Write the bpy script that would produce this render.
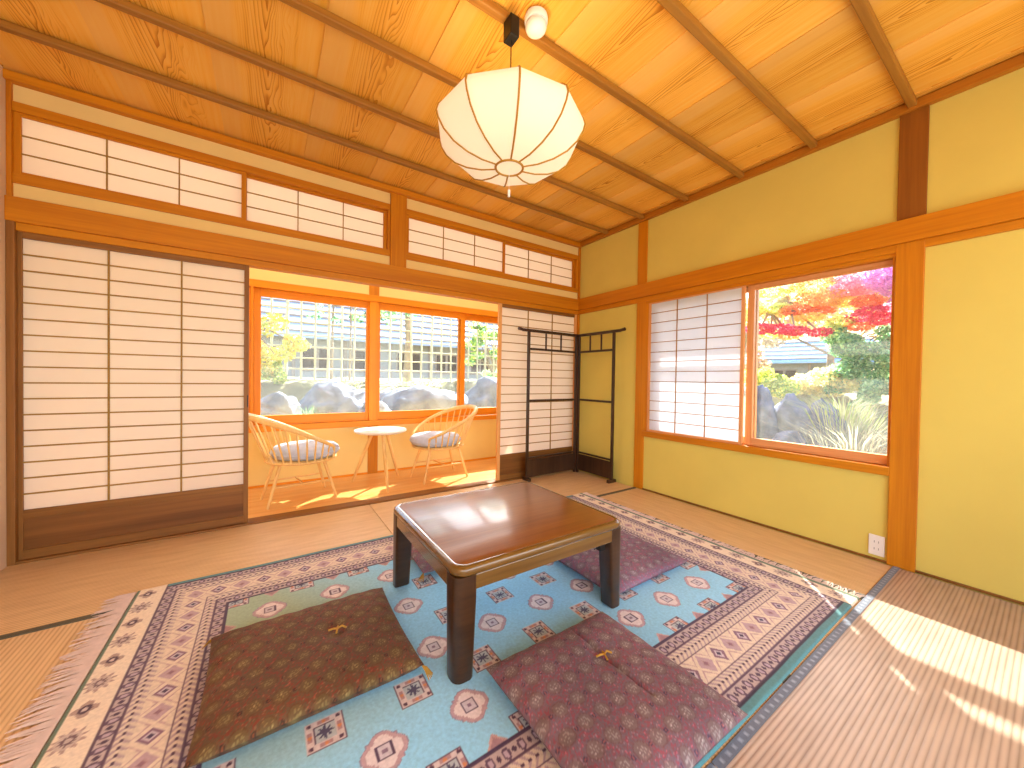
import bpy, bmesh, math, random
import numpy as np
from mathutils import Vector, Matrix, noise as mnoise
PI = math.pi
random.seed(7)
rng = np.random.default_rng(11)
for o in list(bpy.data.objects):
    bpy.data.objects.remove(o)
scene = bpy.context.scene
COL = scene.collection

# ------------------------------------------------------------------ camera
YAW, PITCH, ROLL, FPX = 0.58933, -0.01392, 0.01517, 365.72
fw = Vector((math.sin(YAW)*math.cos(PITCH), math.cos(YAW)*math.cos(PITCH), math.sin(PITCH)))
rt = Vector((math.cos(YAW), -math.sin(YAW), 0))
up = rt.cross(fw)
r2 = rt*math.cos(ROLL) + up*math.sin(ROLL)
u2 = -rt*math.sin(ROLL) + up*math.cos(ROLL)
cam = bpy.data.cameras.new('camera')
cam.sensor_width = 36.0
cam.lens = FPX/1024*36.0
cam.clip_start = 0.02
camo = bpy.data.objects.new('camera', cam)
COL.objects.link(camo)
M = Matrix((r2, u2, -fw)).transposed().to_4x4()
M.translation = Vector((-2.93822, -3.05347, 1.01696))
camo.matrix_world = M
scene.camera = camo

# ------------------------------------------------------------------ light and exposure
world = bpy.data.worlds.new('sky'); scene.world = world
world.use_nodes = True
wn = world.node_tree
bgn = wn.nodes['Background']
sky = wn.nodes.new('ShaderNodeTexSky')
sky.sky_type = 'NISHITA'; sky.sun_disc = False
sky.sun_elevation = math.radians(38); sky.sun_rotation = math.radians(48)
sky.air_density = 1.0; sky.dust_density = 3.0; sky.ozone_density = 1.0
wn.links.new(sky.outputs[0], bgn.inputs[0])
bgn.inputs[1].default_value = 0.42

def add_light(name, kind, loc, direction, energy, color, **kw):
    l = bpy.data.lights.new(name, kind); l.energy = energy; l.color = color
    for k, v in kw.items(): setattr(l, k, v)
    o = bpy.data.objects.new(name, l); COL.objects.link(o); o.location = loc
    if direction is not None:
        o.rotation_euler = Vector(direction).to_track_quat('-Z', 'Y').to_euler()
    return o
add_light('sun', 'SUN', (6, 6, 8), (-0.94, -0.85, -1.0), 18.0, (1.0, 0.95, 0.86), angle=math.radians(0.6))
# added fill behind the camera, standing in for daylight to brighten the room
add_light('rear_fill', 'AREA', (-1.9, -4.72, 1.05), (-0.65, 1, 0.75), 30, (1.0, 0.97, 0.92), shape='RECTANGLE', size=3.7, size_y=2.1)
# added fill from the left behind the camera; the wall has no opening
add_light('side_fill', 'AREA', (-4.0, -4.0, 1.1), (0.12, 1, 0.42), 13, (1.0, 0.96, 0.88), shape='RECTANGLE', size=1.0, size_y=1.7)
# added fill high in the engawa, out of view, lighting the transom paper
add_light('engawa_fill', 'AREA', (-2.0, 0.86, 2.26), (0, -1, -0.1), 10, (1.0, 0.95, 0.88), shape='RECTANGLE', size=4.0, size_y=0.36)
# added unseen fill from above that brightens the veranda
add_light('veranda_overhead_fill', 'AREA', (-2.0, 0.48, 2.5), (0, 0, -1), 6, (1.0, 0.95, 0.86), shape='RECTANGLE', size=4.0, size_y=0.5)
scene.view_settings.view_transform = 'Standard'
scene.view_settings.look = 'None'
scene.view_settings.exposure = 1.3
scene.view_settings.gamma = 1.0
scene.view_settings.use_curve_mapping = False

# ------------------------------------------------------------------ materials
def srgb(r, g, b):
    def f(c):
        c /= 255.0
        return c/12.92 if c <= 0.04045 else ((c+0.055)/1.055)**2.4
    return (f(r), f(g), f(b), 1.0)

def newmat(name):
    m = bpy.data.materials.new(name); m.use_nodes = True
    nt = m.node_tree
    return m, nt, nt.nodes['Principled BSDF']

def plain(name, col, rough=0.6, spec=0.3, metal=0.0, var=0.06, scale=8.0, bump=0.0, bscale=200.0):
    m, nt, b = newmat(name)
    tc = nt.nodes.new('ShaderNodeTexCoord')
    n = nt.nodes.new('ShaderNodeTexNoise'); n.inputs['Scale'].default_value = scale; n.inputs['Detail'].default_value = 4
    nt.links.new(tc.outputs['Object'], n.inputs['Vector'])
    r = nt.nodes.new('ShaderNodeValToRGB')
    r.color_ramp.elements[0].position = 0.3; r.color_ramp.elements[1].position = 0.7
    r.color_ramp.elements[0].color = tuple(c*(1-var) for c in col[:3])+(1,)
    r.color_ramp.elements[1].color = tuple(min(1, c*(1+var)) for c in col[:3])+(1,)
    nt.links.new(n.outputs['Fac'], r.inputs[0]); nt.links.new(r.outputs[0], b.inputs['Base Color'])
    b.inputs['Roughness'].default_value = rough; b.inputs['Metallic'].default_value = metal
    b.inputs['Specular IOR Level'].default_value = spec
    if bump:
        n2 = nt.nodes.new('ShaderNodeTexNoise'); n2.inputs['Scale'].default_value = bscale; n2.inputs['Detail'].default_value = 3
        nt.links.new(tc.outputs['Object'], n2.inputs['Vector'])
        bp = nt.nodes.new('ShaderNodeBump'); bp.inputs['Strength'].default_value = bump; bp.inputs['Distance'].default_value = 0.002
        nt.links.new(n2.outputs['Fac'], bp.inputs['Height']); nt.links.new(bp.outputs[0], b.inputs['Normal'])
    return m

def wood(name, c1, c2, axis='X', rough=0.5, fine=70.0, spec=0.35, coat=0.0):
    m, nt, b = newmat(name)
    tc = nt.nodes.new('ShaderNodeTexCoord')
    mp = nt.nodes.new('ShaderNodeMapping')
    s = [1.0, 1.0, 1.0]; s['XYZ'.index(axis)] = 0.035
    mp.inputs['Scale'].default_value = s
    oi = nt.nodes.new('ShaderNodeObjectInfo')
    mul = nt.nodes.new('ShaderNodeMath'); mul.operation = 'MULTIPLY'; mul.inputs[1].default_value = 17.0
    nt.links.new(oi.outputs['Random'], mul.inputs[0])
    nt.links.new(mul.outputs[0], mp.inputs['Location'])
    nt.links.new(tc.outputs['Object'], mp.inputs['Vector'])
    n = nt.nodes.new('ShaderNodeTexNoise'); n.inputs['Scale'].default_value = fine; n.inputs['Detail'].default_value = 5; n.inputs['Roughness'].default_value = 0.6
    nt.links.new(mp.outputs[0], n.inputs['Vector'])
    n2 = nt.nodes.new('ShaderNodeTexNoise'); n2.inputs['Scale'].default_value = fine*0.18; n2.inputs['Detail'].default_value = 2
    nt.links.new(mp.outputs[0], n2.inputs['Vector'])
    mx = nt.nodes.new('ShaderNodeMath'); mx.operation = 'MULTIPLY_ADD'; mx.inputs[1].default_value = 0.5
    nt.links.new(n.outputs['Fac'], mx.inputs[0])
    h = nt.nodes.new('ShaderNodeMath'); h.operation = 'MULTIPLY'; h.inputs[1].default_value = 0.5
    nt.links.new(n2.outputs['Fac'], h.inputs[0]); nt.links.new(h.outputs[0], mx.inputs[2])
    r = nt.nodes.new('ShaderNodeValToRGB')
    r.color_ramp.elements[0].position = 0.36; r.color_ramp.elements[1].position = 0.62
    r.color_ramp.elements[0].color = c1; r.color_ramp.elements[1].color = c2
    nt.links.new(mx.outputs[0], r.inputs[0]); nt.links.new(r.outputs[0], b.inputs['Base Color'])
    b.inputs['Roughness'].default_value = rough
    b.inputs['Specular IOR Level'].default_value = spec
    b.inputs['Coat Weight'].default_value = coat; b.inputs['Coat Roughness'].default_value = 0.12
    bp = nt.nodes.new('ShaderNodeBump'); bp.inputs['Strength'].default_value = 0.15; bp.inputs['Distance'].default_value = 0.001
    nt.links.new(n.outputs['Fac'], bp.inputs['Height']); nt.links.new(bp.outputs[0], b.inputs['Normal'])
    return m

def M_(nt, op, a, b=None, c=None):
    n = nt.nodes.new('ShaderNodeMath'); n.operation = op
    for i, v in enumerate((a, b, c)):
        if v is None: continue
        if isinstance(v, (int, float)): n.inputs[i].default_value = v
        else: nt.links.new(v, n.inputs[i])
    return n.outputs[0]

def ceiling_wood():
    # cathedral grain: nested parabolas about the board's middle, straight and tight by its edges
    m, nt, b = newmat('cedar_ceiling_board')
    tc = nt.nodes.new('ShaderNodeTexCoord'); oi = nt.nodes.new('ShaderNodeObjectInfo')
    sx = nt.nodes.new('ShaderNodeSeparateXYZ'); nt.links.new(tc.outputs['Object'], sx.inputs[0])
    rnd = oi.outputs['Random']
    nz = nt.nodes.new('ShaderNodeTexNoise'); nz.inputs['Scale'].default_value = 2.2; nz.inputs['Detail'].default_value = 3
    mp = nt.nodes.new('ShaderNodeMapping'); mp.inputs['Scale'].default_value = (2.2, 0.55, 1)
    nt.links.new(tc.outputs['Object'], mp.inputs['Vector'])
    loc = M_(nt, 'MULTIPLY', rnd, 31.0); nt.links.new(loc, mp.inputs['Location'])
    nt.links.new(mp.outputs[0], nz.inputs['Vector'])
    nf = nz.outputs['Fac']
    xo = M_(nt, 'ADD', sx.outputs['X'], M_(nt, 'MULTIPLY', M_(nt, 'SUBTRACT', nf, 0.5), 0.16))
    x2 = M_(nt, 'MULTIPLY', M_(nt, 'MULTIPLY', xo, xo), 330.0)
    ab = M_(nt, 'MULTIPLY', M_(nt, 'ABSOLUTE', xo), 45.0)
    v = M_(nt, 'ADD', M_(nt, 'ADD', x2, ab), M_(nt, 'MULTIPLY', sx.outputs['Y'], 5.2))
    v = M_(nt, 'ADD', v, M_(nt, 'MULTIPLY', rnd, 9.0))
    v = M_(nt, 'ADD', v, M_(nt, 'MULTIPLY', nf, 9.0))
    fr = M_(nt, 'FRACT', v)
    pw = M_(nt, 'POWER', fr, 2.5)
    # contrast fades away from the middle
    fade = M_(nt, 'SUBTRACT', 1.0, M_(nt, 'MULTIPLY', M_(nt, 'ABSOLUTE', xo), 6.2))
    fade = M_(nt, 'MAXIMUM', fade, 0.0)
    g = M_(nt, 'MULTIPLY', M_(nt, 'MULTIPLY', pw, fade), 0.62)
    fn = nt.nodes.new('ShaderNodeTexNoise'); fn.inputs['Scale'].default_value = 60; fn.inputs['Detail'].default_value = 4
    mp2 = nt.nodes.new('ShaderNodeMapping'); mp2.inputs['Scale'].default_value = (1, 0.03, 1)
    nt.links.new(tc.outputs['Object'], mp2.inputs['Vector']); nt.links.new(loc, mp2.inputs['Location'])
    nt.links.new(mp2.outputs[0], fn.inputs['Vector'])
    g = M_(nt, 'ADD', g, M_(nt, 'MULTIPLY', M_(nt, 'SUBTRACT', fn.outputs['Fac'], 0.45), 0.7))
    g = M_(nt, 'ADD', g, 0.18)
    r = nt.nodes.new('ShaderNodeValToRGB')
    r.color_ramp.elements[0].position = 0.0; r.color_ramp.elements[1].position = 0.75
    r.color_ramp.elements[0].color = srgb(250, 196, 96); r.color_ramp.elements[1].color = srgb(198, 118, 18)
    e = r.color_ramp.elements.new(0.35); e.color = srgb(246, 178, 64)
    nt.links.new(g, r.inputs[0])
    # pale sapwood band by one edge, darker heart by the other
    ed = M_(nt, 'SMOOTH_MAX', 0.0, M_(nt, 'MULTIPLY', M_(nt, 'SUBTRACT', -0.115, xo), 14.0), 0.1)
    ed = M_(nt, 'MINIMUM', ed, 0.45)
    mixn = nt.nodes.new('ShaderNodeMix'); mixn.data_type = 'RGBA'
    nt.links.new(ed, mixn.inputs[0]); nt.links.new(r.outputs[0], mixn.inputs[6]); mixn.inputs[7].default_value = srgb(242, 188, 106)
    hsv = nt.nodes.new('ShaderNodeHueSaturation')
    nt.links.new(M_(nt, 'ADD', M_(nt, 'MULTIPLY', rnd, 0.25), 0.86), hsv.inputs['Value'])
    nt.links.new(mixn.outputs[2], hsv.inputs['Color']); nt.links.new(hsv.outputs[0], b.inputs['Base Color'])
    b.inputs['Roughness'].default_value = 0.5; b.inputs['Specular IOR Level'].default_value = 0.3
    return m

def tatami(name, axis, c1=(190, 146, 98), c2=(238, 202, 150)):
    m, nt, b = newmat(name)
    tc = nt.nodes.new('ShaderNodeTexCoord')
    sx = nt.nodes.new('ShaderNodeSeparateXYZ'); nt.links.new(tc.outputs['Object'], sx.inputs[0])
    v = sx.outputs['Y' if axis == 'X' else 'X']; w = sx.outputs['X' if axis == 'X' else 'Y']
    rib = M_(nt, 'MULTIPLY_ADD', M_(nt, 'SINE', M_(nt, 'MULTIPLY', v, 2*PI/0.0155)), 0.5, 0.5)
    ribp = M_(nt, 'POWER', rib, 0.45)
    fine = M_(nt, 'MULTIPLY_ADD', M_(nt, 'SINE', M_(nt, 'MULTIPLY', w, 2*PI/0.004)), 0.5, 0.5)
    nz = nt.nodes.new('ShaderNodeTexNoise'); nz.inputs['Scale'].default_value = 5; nz.inputs['Detail'].default_value = 5
    mp = nt.nodes.new('ShaderNodeMapping'); mp.inputs['Scale'].default_value = (1, 6, 1) if axis == 'X' else (6, 1, 1)
    nt.links.new(tc.outputs['Object'], mp.inputs['Vector']); nt.links.new(mp.outputs[0], nz.inputs['Vector'])
    k = M_(nt, 'ADD', M_(nt, 'MULTIPLY', ribp, 0.42), M_(nt, 'MULTIPLY', nz.outputs['Fac'], 0.5))
    k = M_(nt, 'ADD', k, M_(nt, 'MULTIPLY', fine, 0.08))
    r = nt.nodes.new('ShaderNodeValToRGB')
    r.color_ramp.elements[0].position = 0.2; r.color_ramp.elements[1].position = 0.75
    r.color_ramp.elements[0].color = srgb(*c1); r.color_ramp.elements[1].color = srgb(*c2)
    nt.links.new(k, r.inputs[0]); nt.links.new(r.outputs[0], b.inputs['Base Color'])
    bp = nt.nodes.new('ShaderNodeBump'); bp.inputs['Strength'].default_value = 0.5; bp.inputs['Distance'].default_value = 0.0015
    nt.links.new(ribp, bp.inputs['Height']); nt.links.new(bp.outputs[0], b.inputs['Normal'])
    b.inputs['Roughness'].default_value = 0.42; b.inputs['Specular IOR Level'].default_value = 0.5
    return m

def paper(name, col, trans):
    m, nt, b = newmat(name); nt.nodes.remove(b)
    out = nt.nodes['Material Output']
    d = nt.nodes.new('ShaderNodeBsdfDiffuse'); d.inputs[0].default_value = col
    t = nt.nodes.new('ShaderNodeBsdfTranslucent'); t.inputs[0].default_value = trans
    n = nt.nodes.new('ShaderNodeTexNoise'); n.inputs['Scale'].default_value = 60; n.inputs['Detail'].default_value = 6
    tc = nt.nodes.new('ShaderNodeTexCoord'); nt.links.new(tc.outputs['Object'], n.inputs['Vector'])
    mr = nt.nodes.new('ShaderNodeMapRange'); mr.inputs[3].default_value = 0.46; mr.inputs[4].default_value = 0.54
    nt.links.new(n.outputs['Fac'], mr.inputs[0])
    mx = nt.nodes.new('ShaderNodeMixShader'); nt.links.new(mr.outputs[0], mx.inputs[0])
    nt.links.new(d.outputs[0], mx.inputs[1]); nt.links.new(t.outputs[0], mx.inputs[2])
    nt.links.new(mx.outputs[0], out.inputs[0])
    return m

def glass(name):
    m, nt, b = newmat(name); nt.nodes.remove(b)
    out = nt.nodes['Material Output']
    t = nt.nodes.new('ShaderNodeBsdfTransparent'); t.inputs[0].default_value = (0.96, 0.98, 0.97, 1)
    g = nt.nodes.new('ShaderNodeBsdfGlossy'); g.inputs['Roughness'].default_value = 0.0
    fr = nt.nodes.new('ShaderNodeFresnel'); fr.inputs[0].default_value = 1.45
    mx = nt.nodes.new('ShaderNodeMixShader'); nt.links.new(M_(nt, 'MULTIPLY', fr.outputs[0], 0.7), mx.inputs[0])
    nt.links.new(t.outputs[0], mx.inputs[1]); nt.links.new(g.outputs[0], mx.inputs[2])
    # window glare imitated by a thin translucent veil mixed into the pane
    veil = nt.nodes.new('ShaderNodeBsdfTranslucent'); veil.inputs[0].default_value = (0.95, 0.97, 1.0, 1)
    m2 = nt.nodes.new('ShaderNodeMixShader'); m2.inputs[0].default_value = 0.018
    nt.links.new(mx.outputs[0], m2.inputs[1]); nt.links.new(veil.outputs[0], m2.inputs[2]); nt.links.new(m2.outputs[0], out.inputs[0])
    return m

def vcol(name, rough=0.9, bump=0.25, bscale=600.0, sheen=0.2, translucent=0.0):
    m, nt, b = newmat(name)
    a = nt.nodes.new('ShaderNodeAttribute'); a.attribute_name = 'Col'
    n = nt.nodes.new('ShaderNodeTexNoise'); n.inputs['Scale'].default_value = 90; n.inputs['Detail'].default_value = 4
    tc = nt.nodes.new('ShaderNodeTexCoord'); nt.links.new(tc.outputs['Object'], n.inputs['Vector'])
    hv = nt.nodes.new('ShaderNodeHueSaturation')
    nt.links.new(M_(nt, 'MULTIPLY_ADD', n.outputs['Fac'], 0.5, 0.75), hv.inputs['Value'])
    nt.links.new(a.outputs['Color'], hv.inputs['Color'])
    nt.links.new(hv.outputs[0], b.inputs['Base Color'])
    b.inputs['Roughness'].default_value = rough; b.inputs['Specular IOR Level'].default_value = 0.15
    b.inputs['Sheen Weight'].default_value = sheen
    if bump:
        n2 = nt.nodes.new('ShaderNodeTexNoise'); n2.inputs['Scale'].default_value = bscale
        nt.links.new(tc.outputs['Object'], n2.inputs['Vector'])
        bp = nt.nodes.new('ShaderNodeBump'); bp.inputs['Strength'].default_value = bump; bp.inputs['Distance'].default_value = 0.002
        nt.links.new(n2.outputs['Fac'], bp.inputs['Height']); nt.links.new(bp.outputs[0], b.inputs['Normal'])
    if translucent:
        out = nt.nodes['Material Output']
        t = nt.nodes.new('ShaderNodeBsdfTranslucent'); nt.links.new(a.outputs['Color'], t.inputs[0])
        mx = nt.nodes.new('ShaderNodeMixShader'); mx.inputs[0].default_value = translucent
        nt.links.new(b.outputs[0], mx.inputs[1]); nt.links.new(t.outputs[0], mx.inputs[2]); nt.links.new(mx.outputs[0], out.inputs[0])
    return m

OR1, OR2 = srgb(192, 112, 4), srgb(214, 136, 10)
WX = wood('post_wood_x', OR1, OR2, 'X'); WY = wood('post_wood_y', OR1, OR2, 'Y'); WZ = wood('post_wood_z', OR1, OR2, 'Z')
NX = wood('engawa_frame_wood_x', srgb(228, 134, 12), srgb(240, 152, 24), 'X', rough=0.4); NZ = wood('engawa_frame_wood_z', srgb(228, 134, 12), srgb(240, 152, 24), 'Z', rough=0.4)
BX = wood('shoji_brown_wood_x', srgb(120, 74, 24), srgb(150, 98, 40), 'X'); BZ = wood('shoji_brown_wood_z', srgb(120, 74, 24), srgb(150, 98, 40), 'Z')
PANEL = wood('shoji_base_board', srgb(104, 60, 16), srgb(140, 88, 34), 'X', fine=34)
PY = wood('window_sash_wood_y', srgb(212, 142, 84), srgb(236, 172, 112), 'Y', rough=0.35); PZ = wood('window_sash_wood_z', srgb(212, 142, 84), srgb(236, 172, 112), 'Z', rough=0.35)
KUM = wood('lattice_bar_wood', srgb(146, 108, 36), srgb(172, 132, 54), 'X')
BAT = wood('ceiling_batten_wood', srgb(148, 96, 30), srgb(174, 120, 44), 'X')
CEILW = ceiling_wood()
WALL = plain('wall_plaster', srgb(226, 206, 106), rough=0.9, spec=0.1, var=0.03, scale=3, bump=0.25, bscale=350)
WALLW = plain('back_wall_plaster', srgb(244, 212, 138), rough=0.9, spec=0.1, var=0.03, scale=3, bump=0.2, bscale=350)
WALLL = plain('left_wall_plaster', srgb(226, 196, 164), rough=0.9, spec=0.1, var=0.03, scale=3)
ENGW = plain('engawa_plaster', srgb(248, 220, 144), rough=0.85, spec=0.15, var=0.03, scale=3)
ENGF = wood('engawa_floor_wood', srgb(228, 160, 84), srgb(244, 186, 112), 'X', rough=0.35, coat=0.3)
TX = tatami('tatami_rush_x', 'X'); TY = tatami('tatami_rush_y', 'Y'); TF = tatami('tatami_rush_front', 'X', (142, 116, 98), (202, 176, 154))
HERI_D = plain('tatami_border_cloth', srgb(98, 92, 74), rough=0.8, var=0.15, scale=60)
PAPER = paper('shoji_paper', srgb(244, 234, 220), srgb(246, 234, 218)); PAPERW = paper('window_shoji_paper', srgb(240, 242, 248), srgb(236, 240, 248))
GLASS = glass('window_glass')
TABLE = wood('lacquered_table_wood', srgb(48, 28, 12), srgb(68, 42, 20), 'X', rough=0.3, coat=0.25, spec=0.4)
TABT = wood('lacquered_table_top', srgb(124, 70, 26), srgb(150, 92, 36), 'X', rough=0.3, coat=0.35, spec=0.5)
TABE = wood('table_edge_wood', srgb(96, 64, 22), srgb(120, 84, 34), 'X', rough=0.25, coat=0.8)
RACKM = wood('dark_rack_lacquer', srgb(46, 28, 18), srgb(70, 46, 30), 'Z', rough=0.3, coat=0.3)
LIGHTW = wood('pale_ash_wood', srgb(236, 184, 104), srgb(246, 204, 134), 'Z', rough=0.4)
WHITETOP = plain('white_laminate', srgb(246, 240, 230), rough=0.3, var=0.01)
GREYF = plain('grey_cushion_fabric', srgb(196, 200, 214), rough=0.9, bump=0.4, bscale=400, var=0.08, scale=30)
WHITEP = plain('white_plastic', srgb(242, 238, 230), rough=0.35, var=0.01)
BLACKP = plain('black_plastic', srgb(22, 20, 18), rough=0.4, var=0.05)
DARKP = plain('outlet_slot_grey', srgb(150, 146, 140), rough=0.5)
GOLD = plain('gold_tassel_thread', srgb(176, 128, 46), rough=0.7, var=0.15, scale=80)
FRINGE = plain('rug_fringe_cotton', srgb(222, 196, 180), rough=0.95, var=0.08, scale=40)
RUGM = vcol('rug_pile', bump=0.35, bscale=500); CUSHM = vcol('cushion_brocade', rough=0.75, bump=0.3, bscale=900, sheen=0.05)
HERI_B = vcol('blue_tatami_border', rough=0.7, bump=0.1)
LEAF = vcol('leaf', rough=0.6, bump=0, sheen=0, translucent=0.55)

# ------------------------------------------------------------------ mesh helpers
class MB:
    def __init__(s): s.v = []; s.f = []
    def box(s, a, b):
        n = len(s.v)
        x0, x1 = sorted((a[0], b[0])); y0, y1 = sorted((a[1], b[1])); z0, z1 = sorted((a[2], b[2]))
        s.v += [(x0,y0,z0),(x1,y0,z0),(x1,y1,z0),(x0,y1,z0),(x0,y0,z1),(x1,y0,z1),(x1,y1,z1),(x0,y1,z1)]
        s.f += [tuple(n+i for i in q) for q in ((0,3,2,1),(4,5,6,7),(0,1,5,4),(1,2,6,5),(2,3,7,6),(3,0,4,7))]
        return s
    def tube(s, pts, rad, seg=10, cap=True):
        pts = [Vector(p) for p in pts]
        rads = rad if isinstance(rad, (list, tuple)) else [rad]*len(pts)
        n0 = len(s.v); prev = None
        for i, p in enumerate(pts):
            t = (pts[min(i+1, len(pts)-1)] - pts[max(i-1, 0)]).normalized()
            if prev is None:
                a = Vector((0,0,1)) if abs(t.z) < 0.9 else Vector((1,0,0))
                u = t.cross(a).normalized()
            else:
                u = (prev - t*prev.dot(t)).normalized()
            prev = u; w = t.cross(u)
            for k in range(seg):
                an = 2*PI*k/seg
                s.v.append(tuple(p + (u*math.cos(an)+w*math.sin(an))*rads[i]))
        for i in range(len(pts)-1):
            for k in range(seg):
                a = n0+i*seg+k; b = n0+i*seg+(k+1) % seg
                s.f.append((a, b, b+seg, a+seg))
        if cap:
            s.f.append(tuple(n0+k for k in reversed(range(seg))))
            s.f.append(tuple(n0+(len(pts)-1)*seg+k for k in range(seg)))
        return s
    def lathe(s, prof, c=(0,0,0), seg=32):
        n0 = len(s.v)
        for r, z in prof:
            for k in range(seg):
                an = 2*PI*k/seg
                s.v.append((c[0]+r*math.cos(an), c[1]+r*math.sin(an), c[2]+z))
        for i in range(len(prof)-1):
            for k in range(seg):
                a = n0+i*seg+k; b = n0+i*seg+(k+1) % seg
                s.f.append((a, b, b+seg, a+seg))
        s.f.append(tuple(n0+k for k in reversed(range(seg))))
        s.f.append(tuple(n0+(len(prof)-1)*seg+k for k in range(seg)))
        return s
    def build(s, name, mat, parent=None, smooth=False, bevel=0.0, mesh_only=False):
        me = bpy.data.meshes.new(name); me.from_pydata(s.v, [], s.f); me.update()
        me.materials.append(mat)
        if smooth:
            me.polygons.foreach_set('use_smooth', [True]*len(me.polygons))
        o = link(name, me, parent)
        if bevel:
            md = o.modifiers.new('edge', 'BEVEL'); md.width = bevel; md.segments = 2; md.limit_method = 'ANGLE'
        elif smooth:
            try: me.set_sharp_from_angle(angle=math.radians(50))
            except Exception: pass
        return o

def link(name, me, parent=None, loc=None):
    o = bpy.data.objects.new(name, me); COL.objects.link(o)
    if parent is not None: o.parent = parent
    if loc is not None: o.location = loc
    return o
def tag(o, label=None, cat=None, group=None, kind=None):
    if label: o['label'] = label
    if cat: o['category'] = cat
    if group: o['group'] = group
    if kind: o['kind'] = kind
    return o
def empty(name, loc=(0,0,0), rz=0.0, label=None, cat=None, group=None, kind=None):
    o = bpy.data.objects.new(name, None); COL.objects.link(o); o.location = loc; o.rotation_euler = (0,0,rz)
    o.empty_display_size = 0.1
    return tag(o, label, cat, group, kind)
def box(name, a, b, mat, parent=None, bevel=0.0, kind=None, label=None):
    """a box whose origin sits at its own middle (local coordinates), placed in the world or in its parent"""
    c = Vector([(a[i]+b[i])/2 for i in range(3)])
    h = [abs(a[i]-b[i])/2 for i in range(3)]
    o = MB().box((-h[0],-h[1],-h[2]), (h[0],h[1],h[2])).build(name, mat, parent, bevel=bevel)
    o.location = c
    if kind: o['kind'] = kind
    if label: o['label'] = label
    return o
def S(name, a, b, mat, label=None, bevel=0.003):
    return box(name, a, b, mat, None, bevel, 'structure', label)
def copy_tree(o, parent=None):
    c = o.copy(); COL.objects.link(c)
    if parent is not None: c.parent = parent
    for ch in list(o.children): copy_tree(ch, c)
    return c

# ------------------------------------------------------------------ room shell
XL, YB, ZC = -4.064, -4.75, 2.55
# floor with its mats
floor = S('floor', (XL-0.1, YB, -0.12), (0.02, 0.0, -0.05), plain('floor_base', srgb(120, 90, 60)), 'tatami floor of the main room', 0)
def mat_piece(x0, x1, y0, y1, axis, borders=(True, True), blue=(), m=None):
    g = 0.0015
    o = box('tatami_mat', (x0+g, y0+g, -0.049), (x1-g, y1-g, 0.0), m or (TX if axis == 'X' else TY), None, 0.004)
    o.parent = floor; o.matrix_parent_inverse = floor.matrix_world.inverted()
    o.location = Vector(o.location) - Vector(floor.location)
    w = 0.030
    if axis == 'X': rs = [(x0+g, x1-g, y0+g, y0+w), (x0+g, x1-g, y1-w, y1-g)]
    else: rs = [(x0+g, x0+w, y0+g, y1-g), (x1-w, x1-g, y0+g, y1-g)]
    for i, (a, b, c, d) in enumerate(rs):
        if not borders[i]: continue
        if i in blue:
            h = blue_border(a, b, c, d)
        else:
            h = box('border_cloth', (a, c, -0.002), (b, d, 0.0025), HERI_D, None, 0)
        h.parent = o
        h.location = Vector(h.location) - Vector(o.location) - Vector(floor.location)
    return o
def blue_border(x0, x1, y0, y1):
    nx = int((x1-x0)/0.004); ny = 10
    X, Y = np.meshgrid(np.linspace(x0, x1, nx+1), np.linspace(y0, y1, ny+1))
    u = (X/0.034) % 1.0; v = (Y-y0)/(y1-y0)
    pat = (np.abs(u-0.5) < 0.2) & (np.abs(v-0.5) < 0.26)
    pat2 = (np.abs(u-0.5) < 0.11) & (np.abs(v-0.5) < 0.14)
    C = np.zeros(X.shape+(3,)); C[:] = srgb(112, 120, 134)[:3]
    C[pat] = srgb(140, 150, 166)[:3]; C[pat2] = srgb(158, 168, 184)[:3]
    o = grid_obj('border_cloth', X-(x0+x1)/2, Y-(y0+y1)/2, np.full(X.shape, 0.0), C, HERI_B)
    o.location = ((x0+x1)/2, (y0+y1)/2, 0.003)
    return o
def grid_obj(name, X, Y, Z, C, mat, parent=None, smooth=True):
    ny, nx = X.shape
    co = np.stack([X, Y, Z], -1).reshape(-1, 3).astype(np.float32)
    i = np.arange(ny*nx).reshape(ny, nx)
    q = np.stack([i[:-1, :-1], i[:-1, 1:], i[1:, 1:], i[1:, :-1]], -1).reshape(-1, 4)
    me = bpy.data.meshes.new(name)
    me.vertices.add(len(co)); me.vertices.foreach_set('co', co.ravel())
    me.loops.add(q.size); me.loops.foreach_set('vertex_index', q.ravel().astype(np.int32))
    me.polygons.add(len(q)); me.polygons.foreach_set('loop_start', np.arange(0, q.size, 4, dtype=np.int32))
    me.update(calc_edges=True)
    if smooth: me.polygons.foreach_set('use_smooth', np.ones(len(q), dtype=bool))
    ca = me.color_attributes.new('Col', 'FLOAT_COLOR', 'POINT')
    c4 = np.ones((len(co), 4), np.float32); c4[:, :3] = C.reshape(-1, 3)
    ca.data.foreach_set('color', c4.ravel())
    me.materials.append(mat)
    return link(name, me, parent)

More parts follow.
